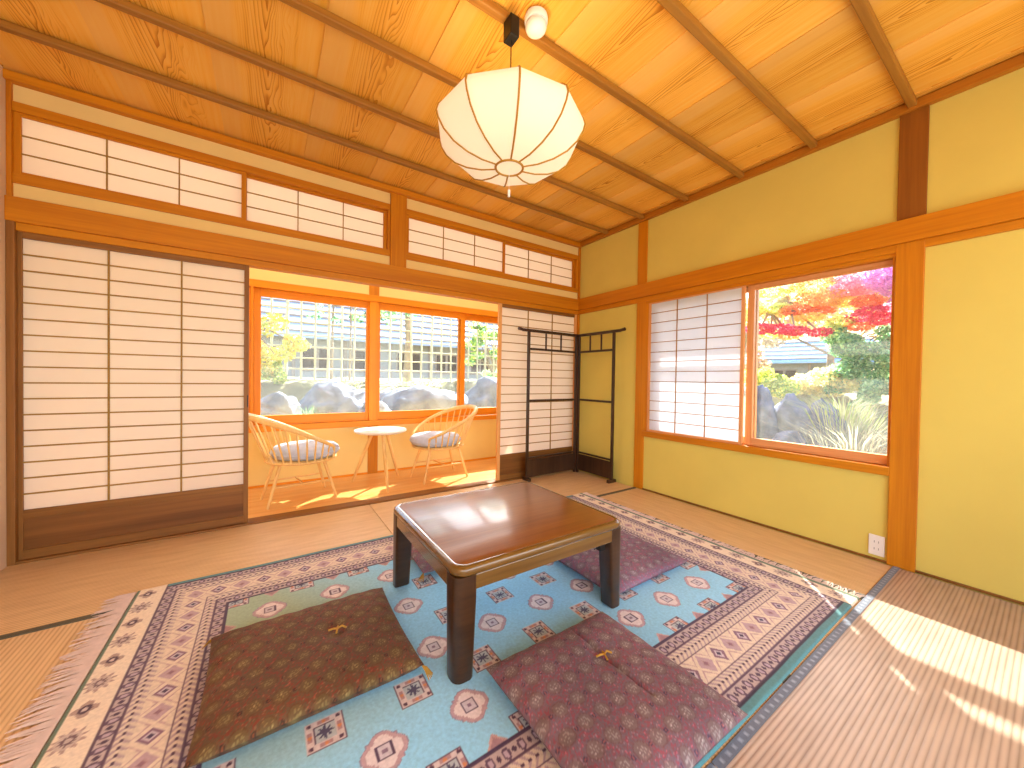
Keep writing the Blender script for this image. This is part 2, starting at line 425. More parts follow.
Y1, Y2, Y3 = -0.845, -2.556, -3.43
mat_piece(XL, -2.26, Y1, -0.02, 'X', (True, False))
mat_piece(-2.26, -0.02, Y1, -0.02, 'X', (True, False))
mat_piece(XL, -3.20, Y2, Y1, 'Y', (False, True))
mat_piece(-3.20, -2.32, Y2, Y1, 'Y')
mat_piece(-2.32, -1.45, Y2, Y1, 'Y')
mat_piece(-1.45, -0.57, Y2, Y1, 'Y')
mat_piece(-0.57, -0.02, Y2, Y1, 'Y', (True, False))
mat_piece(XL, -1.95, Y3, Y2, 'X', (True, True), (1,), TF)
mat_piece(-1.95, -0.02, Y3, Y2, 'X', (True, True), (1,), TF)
mat_piece(XL, -1.95, YB, Y3, 'X', (False, True)); mat_piece(-1.95, -0.02, YB, Y3, 'X', (False, True))

# back wall: plaster bands, transom frames, nageshi
wb = S('wall_back', (XL, 0.0, 2.42), (0.0, 0.07, 2.56), WALLW, 'upper plaster band over the transom windows', 0)
def sub(o, parent):
    pl = Vector(parent.location)
    o.parent = parent; o.location = Vector(o.location)-pl
    return o
sub(box('plaster_band', (XL, 0.0, 1.93), (0.0, 0.07, 2.0), WALLW), wb)
S('trim_1', (XL, -0.035, 1.795), (0.0, 0.05, 1.922), WX, 'long orange beam across the back wall above the shoji')
S('trim_2', (XL, -0.012, 1.755), (0.0, 0.06, 1.797), WX, 'grooved head rail under the back beam')
S('trim_3', (XL, -0.045, 2.51), (0.0, 0.02, 2.555), WX, 'ceiling moulding along the back wall')
S('trim_4', (-2.115, -0.025, 1.92), (-1.985, 0.06, 2.515), WZ, 'short square post between the transom windows')
S('trim_5', (XL, -0.02, -0.05), (0.0, 0.085, 0.012), BX, 'wooden threshold under the shoji')
S('trim_6', (-4.064, -0.028, 0.0), (-4.034, 0.08, 1.80), BZ, 'narrow wooden jamb left of the large shoji')
S('trim_7', (-4.064, -0.02, 1.92), (-4.046, 0.05, 2.515), WZ, 'jamb at the left end of the transom')
S('trim_8', (-0.022, -0.022, 0.0), (0.0, 0.06, 2.51), WZ, 'slim corner post')
# transom windows
def shoji_panel(parent, x0, x1, z0, z1, y, st, rt_, rb, cols, rows, mats, bar=0.006, kick=None, paper_mat=None, axis='x', d=0.026, side=-1):
    """a shoji in the plane y (axis x) or x (axis y); side: which way the lattice faces"""
    mh, mv, mk = mats
    def bx(name, u0, u1, w0, w1, t0, t1, m, bev=0.0015):
        if axis == 'x': a, b = (u0, y+t0, w0), (u1, y+t1, w1)
        else: a, b = (y+t0, u0, w0), (y+t1, u1, w1)
        o = box(name, a, b, m, None, bev)
        return sub(o, parent)
    h = d/2
    bx('stile', x0, x0+st, z0, z1, -h, h, mv); bx('stile', x1-st, x1, z0, z1, -h, h, mv)
    bx('rail', x0+st, x1-st, z1-rt_, z1, -h, h, mh); bx('rail', x0+st, x1-st, z0, z0+rb, -h, h, mh)
    zb = z0+rb
    if kick:
        zk0, zk1, rk = kick
        bx('kick_board', x0+st, x1-st, z0+rb, zk0, -0.004, 0.004, PANEL, 0)
        bx('rail', x0+st, x1-st, zk0, zk1, -h, h, mh)
        zb = zk1
    a0, a1, b0, b1 = x0+st, x1-st, zb, z1-rt_
    s = side
    for i in range(1, cols):
        u = a0+(a1-a0)*i/cols
        bx('lattice_bar', u-bar/2, u+bar/2, b0, b1, s*0.012, s*0.002, mk, 0)
    for j in range(1, rows):
        w = b0+(b1-b0)*j/rows
        bx('lattice_bar', a0, a1, w-bar/2, w+bar/2, s*0.010, s*0.002, mk, 0)
    bx('paper_sheet', a0, a1, b0, b1, s*0.0, s*0.0015, paper_mat or PAPER, 0)
for n, (x0, x1) in enumerate(((-4.046, -2.115), (-1.985, -0.022))):
    w = empty('window_%d' % (n+1), ((x0+x1)/2, 0, 2.0), kind='structure',
              label=('transom with two sliding paper panels above the large shoji', 'transom with two sliding paper panels right of the short post')[n])
    sub(box('frame_rail', (x0, -0.012, 2.372), (x1, 0.06, 2.42), WX, None, 0.002), w)
    sub(box('frame_rail', (x0, -0.012, 2.0), (x1, 0.06, 2.05), WX, None, 0.002), w)
    xm = (-3.075, -1.012)[n]
    sub(box('frame_post', (x1-(0.018 if n == 0 else 0.03), -0.008, 2.05), (x1, 0.06, 2.372), WZ, None, 0.002), w)
    shoji_panel(w, x0, xm+0.012, 2.05, 2.372, 0.012, 0.026, 0.018, 0.016, 3, 3, (WX, WZ, KUM))
    shoji_panel(w, xm-0.012, x1-(0.018 if n == 0 else 0.03), 2.05, 2.372, 0.042, 0.026, 0.018, 0.016, 3, 3, (WX, WZ, KUM))
# big shoji doors
d1 = empty('door_1', (-3.53, 0.014, 0.012), kind='structure', label='large paper shoji with brown base board at the left of the back wall')
shoji_panel(d1, -4.046, -3.045, 0.012, 1.757, 0.016, 0.026, 0.035, 0.05, 3, 17, (BX, BZ, KUM), kick=(0.232, 0.276, 0), bar=0.0078)
sub(box('finger_pull', (-3.052, 0.0, 0.80), (-3.046, 0.006, 0.88), BLACKP), d1)
d2 = empty('door_2', (-0.53, 0.014, 0.012), kind='structure', label='paper shoji in the corner behind the dark clothes rack')
shoji_panel(d2, -1.058, -0.022, 0.012, 1.757, 0.016, 0.034, 0.035, 0.05, 3, 17, (BX, wood('pale_stile_wood', srgb(226, 156, 84), srgb(240, 180, 110), 'Z'), KUM), kick=(0.222, 0.262, 0), bar=0.0078)

# right wall: plaster pieces round the window opening
WY0, WY1, WZ0, WZ1 = -2.53, -0.89, 0.505, 1.80
wr = S('wall_right', (0.0, YB, -0.05), (0.12, -2.53, 2.56), WALL, 'yellow plaster wall with the garden window', 0)
for a, b in (((0, -0.87, -0.05), (0.12, 0.0, 2.56)), ((0, -2.53, -0.05), (0.12, -0.87, WZ0)), ((0, -2.53, WZ1), (0.12, -0.87, 2.56))):
    sub(box('plaster_panel', a, b, WALL), wr)
S('trim_9', (-0.04, YB, 1.80), (0.0, -0.022, 1.925), WY, 'orange beam along the right wall over the window')
S('trim_10', (-0.018, YB, 1.757), (0.03, -0.022, 1.80), WY, 'thin rail under the right beam')
S('trim_11', (-0.035, YB, 2.513), (0.02, 0.0, 2.562), wood('ceiling_trim_wood_y', srgb(164, 98, 14), srgb(188, 118, 26), 'Y'), 'ceiling moulding along the right wall')
S('trim_12', (-0.012, -0.90, 0.0), (0.06, -0.80, 1.76), WZ, 'post left of the garden window')
S('trim_13', (-0.012, -0.90, 1.925), (0.06, -0.80, 2.515), WZ, 'upper length of the post left of the window')
S('trim_14', (-0.02, -2.64, 0.0), (0.06, -2.53, 1.80), WZ, 'broad post right of the garden window')
S('trim_15', (-0.016, -2.64, 1.925), (0.06, -2.53, 2.515), wood('upper_post_wood', srgb(130, 74, 16), srgb(150, 90, 22), 'Z'), 'darker upper length of the broad post')
S('baseboard_right', (-0.012, YB, -0.0), (0.0, -0.9, 0.012), BX, 'dark floor strip along the right wall', 0.001)
wl = S('wall_left', (XL-0.12, YB, -0.05), (XL, 0.0, 2.56), WALLL, 'pale plaster wall at the left edge', 0)
wf = S('wall_front', (XL, YB-0.1, 2.25), (0.0, YB, 2.56), WALL, 'plaster above the open side behind the viewer', 0)
# left wall switch plate
sw = empty('wall_plate', (XL, -0.162, 0.21), label='small dark plate low on the left wall', cat='wall plate')
box('plate', (0, -0.055, -0.055), (0.008, 0.055, 0.055), BLACKP, sw, 0.002); box('knob', (0.008, -0.012, -0.012), (0.014, 0.012, 0.012), DARKP, sw)

# garden window
w3 = empty('window_3', (0.0, -1.7, 0.5), kind='structure', label='garden window with paper shoji on its left half and clear glass on its right half')
def w3b(name, a, b, m, bev=0.002): return sub(box(name, a, b, m, None, bev), w3)
w3b('frame_rail', (-0.022, -2.53, 0.500), (0.13, -0.885, 0.55), WY); w3b('frame_rail', (-0.008, -2.53, 1.735), (0.13, -0.885, 1.80), WY)
w3b('frame_post', (-0.008, -0.925, 0.55), (0.13, -0.885, 1.735), WZ); w3b('frame_post', (-0.002, -2.53, 0.55), (0.13, -2.516, 1.735), WZ)
shoji_panel(w3, -1.745, -0.925, 0.55, 1.742, 0.012, 0.022, 0.016, 0.018, 3, 13, (PY, PZ, wood('window_lattice_wood', srgb(156, 108, 62), srgb(180, 128, 78), 'Y')), bar=0.0055, axis='y', paper_mat=PAPERW, side=-1, d=0.024)
def sash(y0, y1, x):
    z0, z1 = 0.552, 1.735
    w3b('sash_stile', (x-0.016, y0, z0), (x+0.016, y0+0.045, z1), PZ); w3b('sash_stile', (x-0.016, y1-0.045, z0), (x+0.016, y1, z1), PZ)
    w3b('sash_rail', (x-0.016, y0+0.045, z0), (x+0.016, y1-0.045, z0+0.055), PY); w3b('sash_rail', (x-0.016, y0+0.045, z1-0.035), (x+0.016, y1-0.045, z1), PY)
    w3b('glass_pane', (x-0.002, y0+0.04, z0+0.05), (x+0.002, y1-0.04, z1-0.03), GLASS, 0)
sash(-2.555, -1.75, 0.055); sash(-1.80, -0.92, 0.092)
# outlet
ou = empty('power_outlet', (0.0, -2.485, 0.087), label='white double wall socket low beside the broad post', cat='outlet')
box('face_plate', (-0.008, -0.034, -0.058), (0, 0.034, 0.058), WHITEP, ou, 0.003)
for z in (-0.02, 0.02):
    for y in (-0.009, 0.009):
        box('slot', (-0.0088, y-0.0015, z-0.006), (-0.0078, y+0.0015, z+0.006), DARKP, ou)

# ceiling
ceil = S('ceiling', (XL-0.1, YB, 2.60), (0.1, 1.25, 2.66), plain('ceiling_back', srgb(150, 100, 60)), 'cedar board ceiling with thin battens', 0)
k = 0
x = -0.06+0.442
while x > XL-0.1:
    xa, xb = max(x-0.442-0.02, XL), min(x, 0.0)
    h = 0.0045; c = ((xa+xb)/2, YB/2, 2.567)
    L = -YB/2; w2 = (xb-xa)/2
    mb = MB(); mb.v = [(-w2,-L,-0.003),(w2,-L,0.003),(w2,L,0.003),(-w2,L,-0.003),(-w2,-L,0.004),(w2,-L,0.014),(w2,L,0.014),(-w2,L,0.004)]
    mb.f = [(0,3,2,1),(4,5,6,7),(0,1,5,4),(1,2,6,5),(2,3,7,6),(3,0,4,7)]
    o = mb.build('ceiling_board', CEILW); o.location = c; sub(o, ceil)
    x -= 0.442
for k in range(0, 11):
    y = -0.43*k
    if k == 0: continue
    o = box('batten', (XL, y-0.018, 2.527), (0.0, y+0.018, 2.562), BAT, None, 0.006); sub(o, ceil)

# ------------------------------------------------------------------ engawa
ef = S('floor_engawa', (XL-0.3, 0.085, -0.12), (0.3, 1.0, -0.03), BX, 'board floor of the sunny veranda room', 0)
ny = 6
for i in range(ny):
    y0 = 0.086+(0.95-0.086)*i/ny; y1 = 0.086+(0.95-0.086)*(i+1)/ny
    sub(box('floor_board', (XL-0.3, y0+0.001, -0.03), (0.3, y1-0.001, 0.0), ENGF, None, 0.0015), ef)
YE = 0.95
we = S('wall_engawa', (XL-0.3, YE, -0.1), (0.3, YE+0.08, 0.51), ENGW, 'low plaster wall under the veranda windows', 0)
sub(box('plaster_band', (XL-0.3, YE, 1.865), (0.3, YE+0.08, 2.03), ENGW), we)
sub(box('plaster_band', (XL-0.3, YE, 2.40), (0.3, YE+0.08, 2.6), ENGW), we)
sub(box('end_wall', (XL-0.38, 0.0, -0.1), (XL-0.3, YE+0.08, 2.6), ENGW), we); sub(box('end_wall', (0.3, 0.0, -0.1), (0.38, YE+0.08, 2.6), ENGW), we)
sub(box('end_wall', (XL-0.38, -0.02, -0.1), (XL-0.12, 0.0, 2.6), ENGW), we); sub(box('end_wall', (0.12, -0.02, -0.1), (0.38, 0.0, 2.6), ENGW), we)
S('trim_16', (-2.065, YE-0.012, 0.0), (-1.965, YE, 0.51), WZ, 'veranda post below the windows'); S('trim_17', (-2.065, YE-0.012, 1.865), (-1.965, YE+0.02, 2.5), WZ, 'veranda post above the windows')
S('baseboard_engawa', (XL-0.3, YE-0.008, 0), (0.3, YE, 0.02), NX, 'thin skirting of the veranda', 0.001)
w4 = empty('window_4', (-2.0, YE, 0.5), kind='structure', label='row of orange framed veranda windows facing the garden')
def w4b(name, a, b, m, bev=0.002): return sub(box(name, a, b, m, None, bev), w4)
w4b('frame_rail', (XL-0.3, YE-0.04, 0.505), (0.3, YE+0.09, 0.56), NX); w4b('frame_rail', (XL-0.3, YE-0.03, 1.80), (0.3, YE+0.09, 1.865), NX)
w4b('frame_post', (-3.065, YE-0.03, 0.56), (-3.045, YE+0.09, 1.80), NZ)
w4b('frame_post', (-2.06, YE-0.02, 0.56), (-1.97, YE+0.09, 1.80), NZ)
for (a, b, yy) in ((-4.38, -3.05, 0.03), (-3.045, -2.03, 0.03), (-2.0, -0.945, 0.03), (-1.02, 0.3, 0.062)):  # leftmost sash is unseen, added to let light in behind the large shoji
    y = YE+yy; z0, z1 = 0.562, 1.80; st = 0.055
    w4b('sash_stile', (a, y-0.015, z0), (a+st, y+0.015, z1), NZ); w4b('sash_stile', (b-st, y-0.015, z0), (b, y+0.015, z1), NZ)
    w4b('sash_rail', (a+st, y-0.015, z0), (b-st, y+0.015, z0+0.085), NX); w4b('sash_rail', (a+st, y-0.015, z1-0.07), (b-st, y+0.015, z1), NX)
    w4b('glass_pane', (a+st-0.005, y-0.002, z0+0.08), (b-st+0.005, y+0.002, z1-0.065), GLASS, 0)
w5 = empty('window_5', (-2.0, YE, 2.03), kind='structure', label='unseen clerestory added above the veranda windows to light the transom')  # added glazing, out of view, that lets daylight reach the transom paper
sub(box('glass_pane', (XL-0.3, YE+0.038, 2.03), (0.3, YE+0.042, 2.40), GLASS), w5)
for i in range(5):
    x = XL-0.3+(4.685-0.04)*i/4; sub(box('frame_post', (x, YE+0.01, 2.03), (x+0.04, YE+0.07, 2.40), NZ), w5)
# eaves outside, which cut the sun off above the panes
ev = S('roof_eaves', (0.12, -5.5, 2.60), (0.2, 2.2, 2.64), BX, 'eaves over the garden side', 0)
mb = MB(); mb.v = [(0.12,-5.5,2.56),(0.92,-5.5,2.19),(0.92,1.0,2.19),(0.12,1.0,2.56),(0.12,-5.5,2.60),(0.92,-5.5,2.23),(0.92,1.0,2.23),(0.12,1.0,2.60)]
mb.f = [(0,3,2,1),(4,5,6,7),(0,1,5,4),(1,2,6,5),(2,3,7,6),(3,0,4,7)]
sub(mb.build('eave_slope', BX), ev)
sub(box('shade_bar', (0.86, -5.5, 1.98), (0.93, 1.0, 2.05), BX), ev)  # unseen bar placed to cast the dark band across the floor sun
mb = MB(); mb.v = [(-5.5,1.03,2.60),(0.95,1.03,2.60),(0.95,1.95,2.24),(-5.5,1.95,2.24),(-5.5,1.03,2.64),(0.95,1.03,2.64),(0.95,1.95,2.28),(-5.5,1.95,2.28)]
mb.f = [(0,3,2,1),(4,5,6,7),(0,1,5,4),(1,2,6,5),(2,3,7,6),(3,0,4,7)]
sub(mb.build('eave_slope', BX), ev)

# ------------------------------------------------------------------ rug
def rug():
    st = 0.004
    X0, X1, Ya, Yb_ = -3.436, -0.605, -2.55, -0.702
    xs = np.arange(X0, X1+st/2, st); ys = np.arange(Ya, Yb_+st/2, st)
    X, Y = np.meshgrid(xs, ys)
    cx, cy, hx, hy = -2.024, -1.626, 1.056, 0.596
    C = np.zeros(X.shape+(3,))
    def col(mask, r, g, b): C[mask] = srgb(r, g, b)[:3]
    C[:] = srgb(150, 212, 244)[:3]
    # blotchy abrash in the field
    ab = 0.5+0.5*np.sin(X*3.1+1.0)*np.cos(Y*4.3)+0.25*np.sin(X*11+Y*7)
    C *= (0.94+0.10*ab)[..., None]
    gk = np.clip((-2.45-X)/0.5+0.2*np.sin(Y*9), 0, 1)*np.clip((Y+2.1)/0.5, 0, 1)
    C = C*(1-gk[..., None])+np.array(srgb(164, 186, 158)[:3])*gk[..., None]      # warm light at the far left, painted in as a greener tone
    # field motifs
    px, py = 0.2550, 0.2925
    def near(ox, oy):
        u = (X-(-2.415+ox))/px; v = (Y-(-1.770+oy))/py
        return (u-np.round(u))*px, (v-np.round(v))*py
    dx, dy = near(0, 0)
    r = np.hypot(dx, dy); th = np.arctan2(dy, dx)
    q = np.minimum(np.hypot(np.abs(dx)-0.026, dy), np.hypot(dx, np.abs(dy)-0.026)); q = np.minimum(q, np.maximum(abs(dx), abs(dy))-0.006)
    col(q < 0.037, 150, 140, 164); col(q < 0.0345, 190, 158, 164)
    col(q < 0.024, 228, 214, 214)
    m = np.maximum(abs(dx), abs(dy))
    col(m < 0.0225, 92, 70, 92); col(m < 0.0170, 206, 196, 204); col(m < 0.007, 140, 116, 136)
    dx, dy = near(px/2, py/2)
    m = np.maximum(abs(dx), abs(dy)); r = np.hypot(dx, dy); th = np.arctan2(dy, dx)
    col(m < 0.050, 110, 86, 106); col(m < 0.0465, 214, 198, 196)
    ring = (m > 0.031) & (m < 0.044)
    col(ring & (((np.abs(dx)*60).astype(int)+(np.abs(dy)*60).astype(int)) % 2 == 0), 176, 138, 140)
    col(ring & (np.hypot(np.abs(dx)-0.037, np.abs(dy)-0.037) < 0.006), 90, 60, 80)
    col(ring & ((np.hypot(np.abs(dx)-0.037, dy) < 0.006) | (np.hypot(np.abs(dy)-0.037, dx) < 0.006)), 214, 140, 96)
    col(m < 0.029, 92, 66, 88); col(m < 0.026, 180, 188, 192)
    col(r < 0.022*(0.72+0.38*np.cos(8*th)), 82, 78, 104)
    # borders
    ax, ay = np.abs(X-cx)-hx, np.abs(Y-cy)-hy
    tx, ty = ax/0.245, ay/0.295
    side = tx > ty
    t = np.maximum(tx, ty)
    al = np.where(side, Y-cy, X-cx)          # distance along the border
    wd = np.where(side, 0.245, 0.295)
    bord = (t >= 0) & (t < 1)
    # stepped edge motifs of the field
    sawt = np.abs(((al/0.255) % 1.0)-0.5)*0.255
    e = (t < 0) & (-np.maximum(ax, ay) < 0.045-sawt*1.2)
    col(e, 196, 160, 156); col(e & (-np.maximum(ax, ay) < 0.034-sawt*1.2), 168, 132, 138)
    col((t > -0.02) & (t < 0.012), 74, 56, 82)
    def guard(t0, t1):
        z = bord & (t >= t0) & (t < t1)
        col(z, 188, 168, 164)
        v = (t-(t0+t1)/2)*wd
        u = ((al/0.050) % 1.0-0.5)*0.050
        rr = np.hypot(u/1.0, v/1.45); col(z & (rr < 0.0125), 104, 80, 98); col(z & (rr < 0.0070), 186, 164, 176)
        u2 = (((al/0.050)+0.5) % 1.0-0.5)*0.050
        col(z & (np.abs(u2)+np.abs(v)*0.8 < 0.0085), 84, 62, 82)
        col(z & ((t-t0 < 0.012) | (t1-t < 0.012)), 92, 68, 88)
    def ladder(t0, t1):
        z = bord & (t >= t0) & (t < t1)
        col(z, 218, 200, 180)
        v = (t-t0)*wd; h = (t1-t0)*wd/2
        zz = ((al + np.abs(v-h)*0.9)/0.024) % 1.0
        col(z & (zz < 0.42), 180, 156, 158)
        zz2 = ((al/0.024) % 1.0)
        col(z & (np.abs(v-h) < 0.004) & (zz2 < 0.4), 90, 64, 84)
        col(z & ((t-t0 < 0.014) | (t1-t < 0.014)), 110, 84, 100)
    guard(0.012, 0.17); ladder(0.17, 0.34)
    z = bord & (t >= 0.34) & (t < 0.67); col(z, 226, 208, 186)
    v = (t-0.505)*wd; hh = 0.165*wd
    ph = al/0.088; k_ = np.floor(ph); u = (ph-k_-0.5)*0.088
    dm = np.abs(u)/0.036+np.abs(v)/(hh*0.86)
    alt = (k_ % 2 == 0)
    col(z & (dm < 1.0) & alt, 190, 160, 166); col(z & (dm < 0.45) & alt, 184, 152, 152); col(z & (dm < 0.25) & alt, 150, 110, 122)
    col(z & (dm < 0.86) & ~alt, 140, 106, 124); col(z & (dm < 0.5) & ~alt, 206, 190, 196); col(z & (dm < 0.26) & ~alt, 74, 56, 84)
    ez = np.abs(np.abs(u)/0.044+np.abs(v)/hh-1.25)
    col(z & (ez < 0.07), 192, 160, 158)
    ladder(0.67, 0.84); guard(0.84, 1.0)
    # plain teal selvedge on the long sides
    long_ = (~side) & (t >= 1); col(long_, 88, 138, 142); col(long_ & (t < 1.03), 60, 48, 66)
    # ivory band with medallions on both short ends, then a green strip
    end = (ax >= 0.245)
    col(end, 238, 220, 196)
    v = ax-0.245-0.062; ph = (Y-cy)/0.115; k_ = np.floor(ph); u = (ph-k_-0.5)*0.115; rr = np.hypot(u*0.9, v*1.05); th = np.arctan2(v, u)
    big = (k_ % 2 == 0)
    petal = 0.80+0.20*np.cos(10*th)
    col(end & big & (rr < 0.040*petal), 178, 150, 140); col(end & big & (rr < 0.027), 204, 182, 168); col(end & big & (rr < 0.020*petal), 120, 92, 96); col(end & big & (rr < 0.008), 200, 180, 170)
    col(end & ~big & (rr < 0.032*(0.55+0.45*np.abs(np.cos(2*th)))), 178, 150, 136)
    col(end & ~big & (rr < 0.016), 84, 58, 70); col(end & ~big & (rr < 0.007), 216, 196, 186)
    col(end & (ax < 0.25), 110, 84, 90)
    col(ax > 0.340, 104, 122, 98)
    # pile height, with a soft undulation and a turned up far right corner
    Z = np.full(X.shape, 0.009)+0.0012*np.sin(X*9)*np.sin(Y*7+1)
    Z += 0.0025*np.exp(-((Y+2.53)/0.03)**2)*(0.5+0.5*np.sin(X*23))
    Z = np.maximum(Z, 0.007)
    eps = 1e-6
    Zb = Z.copy(); Zb[0, :] = 0.0008; Zb[-1, :] = 0.0008; Zb[:, 0] = 0.0008; Zb[:, -1] = 0.0008
    root = empty('patterned_rug', (cx, cy, 0.0), label='large teal wool rug with mauve borders and geometric medallions', cat='rug')
    # slightly wavy long edges
    Yw = Y+0.002*np.sin(X*5.0)*(np.abs(Y-cy)/0.92)**4
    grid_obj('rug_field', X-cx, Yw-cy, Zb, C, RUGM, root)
    # cotton fringe in knots of strands on both short ends
    for s_, xe in ((-1, X0-cx), (1, X1-cx)):
        mb = MB(); rnd = random.Random(3+s_)
        y = Ya-cy+0.004
        while y < Yb_-cy-0.004:
            L = rnd.uniform(0.075, 0.115) if s_ < 0 else rnd.uniform(0.05, 0.07)
            dy = rnd.uniform(-0.022, 0.022)
            p = [(xe, y, 0.006), (xe+s_*L*0.4, y+dy*0.2, 0.007), (xe+s_*L*0.8, y+dy*0.7, 0.005), (xe+s_*L, y+dy, 0.003)]
            mb.tube(p, [0.0030, 0.0028, 0.0024, 0.0008], 4)
            y += 0.0062
        o = mb.build('fringe', FRINGE, root, smooth=True); o['kind'] = 'stuff'
rug()

# ------------------------------------------------------------------ floor cushions
def zabuton(name, cxy, sx, sy, rz, H, label, seed, warm=0.0, crease=True, tassels=((-1, 1), (1, -1)), off=(0, 0)):
    root = empty(name, (cxy[0], cxy[1], 0.0105), rz, label, 'floor cushion', 'floor cushions around the low table')
    n = 151; nyv = 3*int(round(n*sy/sx/3))+1
    U, V = np.meshgrid(np.linspace(-1, 1, n), np.linspace(-1, 1, nyv))
    # denser rows by the rim
    U = np.sign(U)*(1-(1-np.abs(U))**1.15); V = np.sign(V)*(1-(1-np.abs(V))**1.15)
    prof = lambda a: np.clip(1-np.abs(a)**5, 0, 1)**0.55
    h = prof(U)*prof(V)
    # pulled-in sides, slightly pointed corners
    PXf = sx/2*U*(1-0.030*(1-V**2)**1.0*(np.abs(U)**3)); PYf = sy/2*V*(1-0.030*(1-U**2)*(np.abs(V)**3))
    r0 = np.hypot(PXf-off[0], PYf-off[1])
    pl = 1-0.30*np.exp(-(r0/0.05)**2)
    if crease:
        pl *= 1-0.13*2.0*np.exp(-((PXf-off[0])/0.007)**2)*np.clip(1-(np.abs(PYf-off[1]+0.01)/0.19)**6, 0, 1)
    pl *= 1+0.05*np.sin(PXf*14+seed)*np.cos(PYf*11+seed*2)
    wr_ = np.exp(-((1-np.abs(V))/0.25)**2)*np.sin(PXf*75+seed)*0.05+np.exp(-((1-np.abs(U))/0.25)**2)*np.sin(PYf*75+seed)*0.05
    zt = 0.50*H+0.50*H*h*pl+wr_*H*0.7*h
    zb_ = 0.50*H-0.50*H*np.clip(h*1.3, 0, 1)
    # brocade colours
    C = np.zeros(U.shape+(3,))
    rg = np.random.default_rng(seed)
    C[:] = srgb(120, 100, 110)[:3]
    def lat(p, ox=0, oy=0):
        a = (PXf+ox)/p; b = (PYf+oy)/p
        k = np.round(b); a2 = a-0.5*(k % 2)
        return (a2-np.round(a2))*p, (b-k)*p
    p = 0.066
    dx, dy = lat(p); r = np.hypot(dx, dy); th = np.arctan2(dy, dx)
    C[r < 0.024] = srgb(126, 106, 106)[:3]
    C[(r < 0.024) & (r > 0.021)] = srgb(118, 88, 92)[:3]
    swirl = (np.sin(dx*620+dy*250+seed)+np.sin(dy*700-dx*200) > 0.35) & (r < 0.013)
    C[swirl] = srgb(158, 146, 144)[:3]
    mz = rg.random(U.shape)
    net = (np.abs(r-0.034+0.002*np.sin(th*6)) < 0.0040) & (mz < 0.55)
    C[net] = srgb(146, 82, 94)[:3]
    C[(r > 0.024) & ~net & (mz < 0.4)] = srgb(128, 92, 98)[:3]
    dx2, dy2 = lat(p, p/2, 0); r3 = np.hypot(dx2, dy2)
    C[(r3 < 0.006)] = srgb(84, 66, 84)[:3]; C[(r3 < 0.0028)] = srgb(150, 92, 94)[:3]
    cl = np.sin(PXf*9+seed)*np.sin(PYf*7-seed)+0.6*np.sin(PXf*17-PYf*13)
    C *= (1+0.12*cl)[..., None]
    sp = rg.random(U.shape) < 0.05
    C[sp] = C[sp]*1.7
    C *= np.array([1.0+0.06*warm, 1.0-0.14*warm, 1.0-0.74*warm])*(1-0.38*warm)*0.95
    t = grid_obj('cover', PXf, PYf, zt, C, CUSHM, root)
    # underside and rim joined to the same cover
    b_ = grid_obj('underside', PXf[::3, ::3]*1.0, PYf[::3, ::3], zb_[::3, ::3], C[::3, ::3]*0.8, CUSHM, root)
    # centre tie and corner tassels
    mb = MB(); ox, oy = off
    zc = 0.50*H+0.50*H*0.78
    mb.tube([(ox-0.028, oy+0.010, zc+0.004), (ox-0.014, oy+0.004, zc+0.009), (ox, oy, zc+0.007), (ox+0.016, oy+0.004, zc+0.010), (ox+0.030, oy-0.006, zc+0.004)], 0.0035, 6)
    mb.tube([(ox-0.006, oy-0.020, zc+0.004), (ox, oy, zc+0.010), (ox+0.004, oy+0.012, zc+0.007)], 0.0035, 6)
    mb.build('centre_tie', GOLD, root, smooth=True)
    for a in (-1, 1):
        for b in (-1, 1):
            if (a, b) not in tassels: continue
            mb = MB()
            for j in range(5):
                an = math.atan2(b, a)+(j-2)*0.22
                x0, y0 = a*sx/2*0.985, b*sy/2*0.985
                mb.tube([(x0, y0, H*0.45), (x0+0.014*math.cos(an), y0+0.014*math.sin(an), H*0.35), (x0+0.034*math.cos(an), y0+0.034*math.sin(an), 0.004)], [0.003, 0.0028, 0.0015], 5)
            mb.build('tassel', GOLD, root, smooth=True)
    return root
zabuton('floor_cushion', (-2.800, -1.615), 0.610, 0.540, 0.0, 0.080, 'brown-red brocade floor cushion in front left, left of the table', 1, warm=0.9, crease=False, off=(0.08, 0.02))
zabuton('floor_cushion', (-2.050, -2.290), 0.560, 0.560, 0.0, 0.080, 'mauve-red brocade floor cushion nearest the camera, in front of the table', 2, tassels=(), off=(0.065, 0.075))
zabuton('floor_cushion', (-1.330, -1.705), 0.600, 0.500, 0.0, 0.065, 'plum floor cushion right of the table, half under it', 3, warm=-0.25, crease=False, tassels=())
zabuton('floor_cushion', (-1.980, -1.060), 0.620, 0.500, 0.0, 0.060, 'reddish floor cushion behind the table, seen between its left legs', 4, tassels=((-1, -1),))

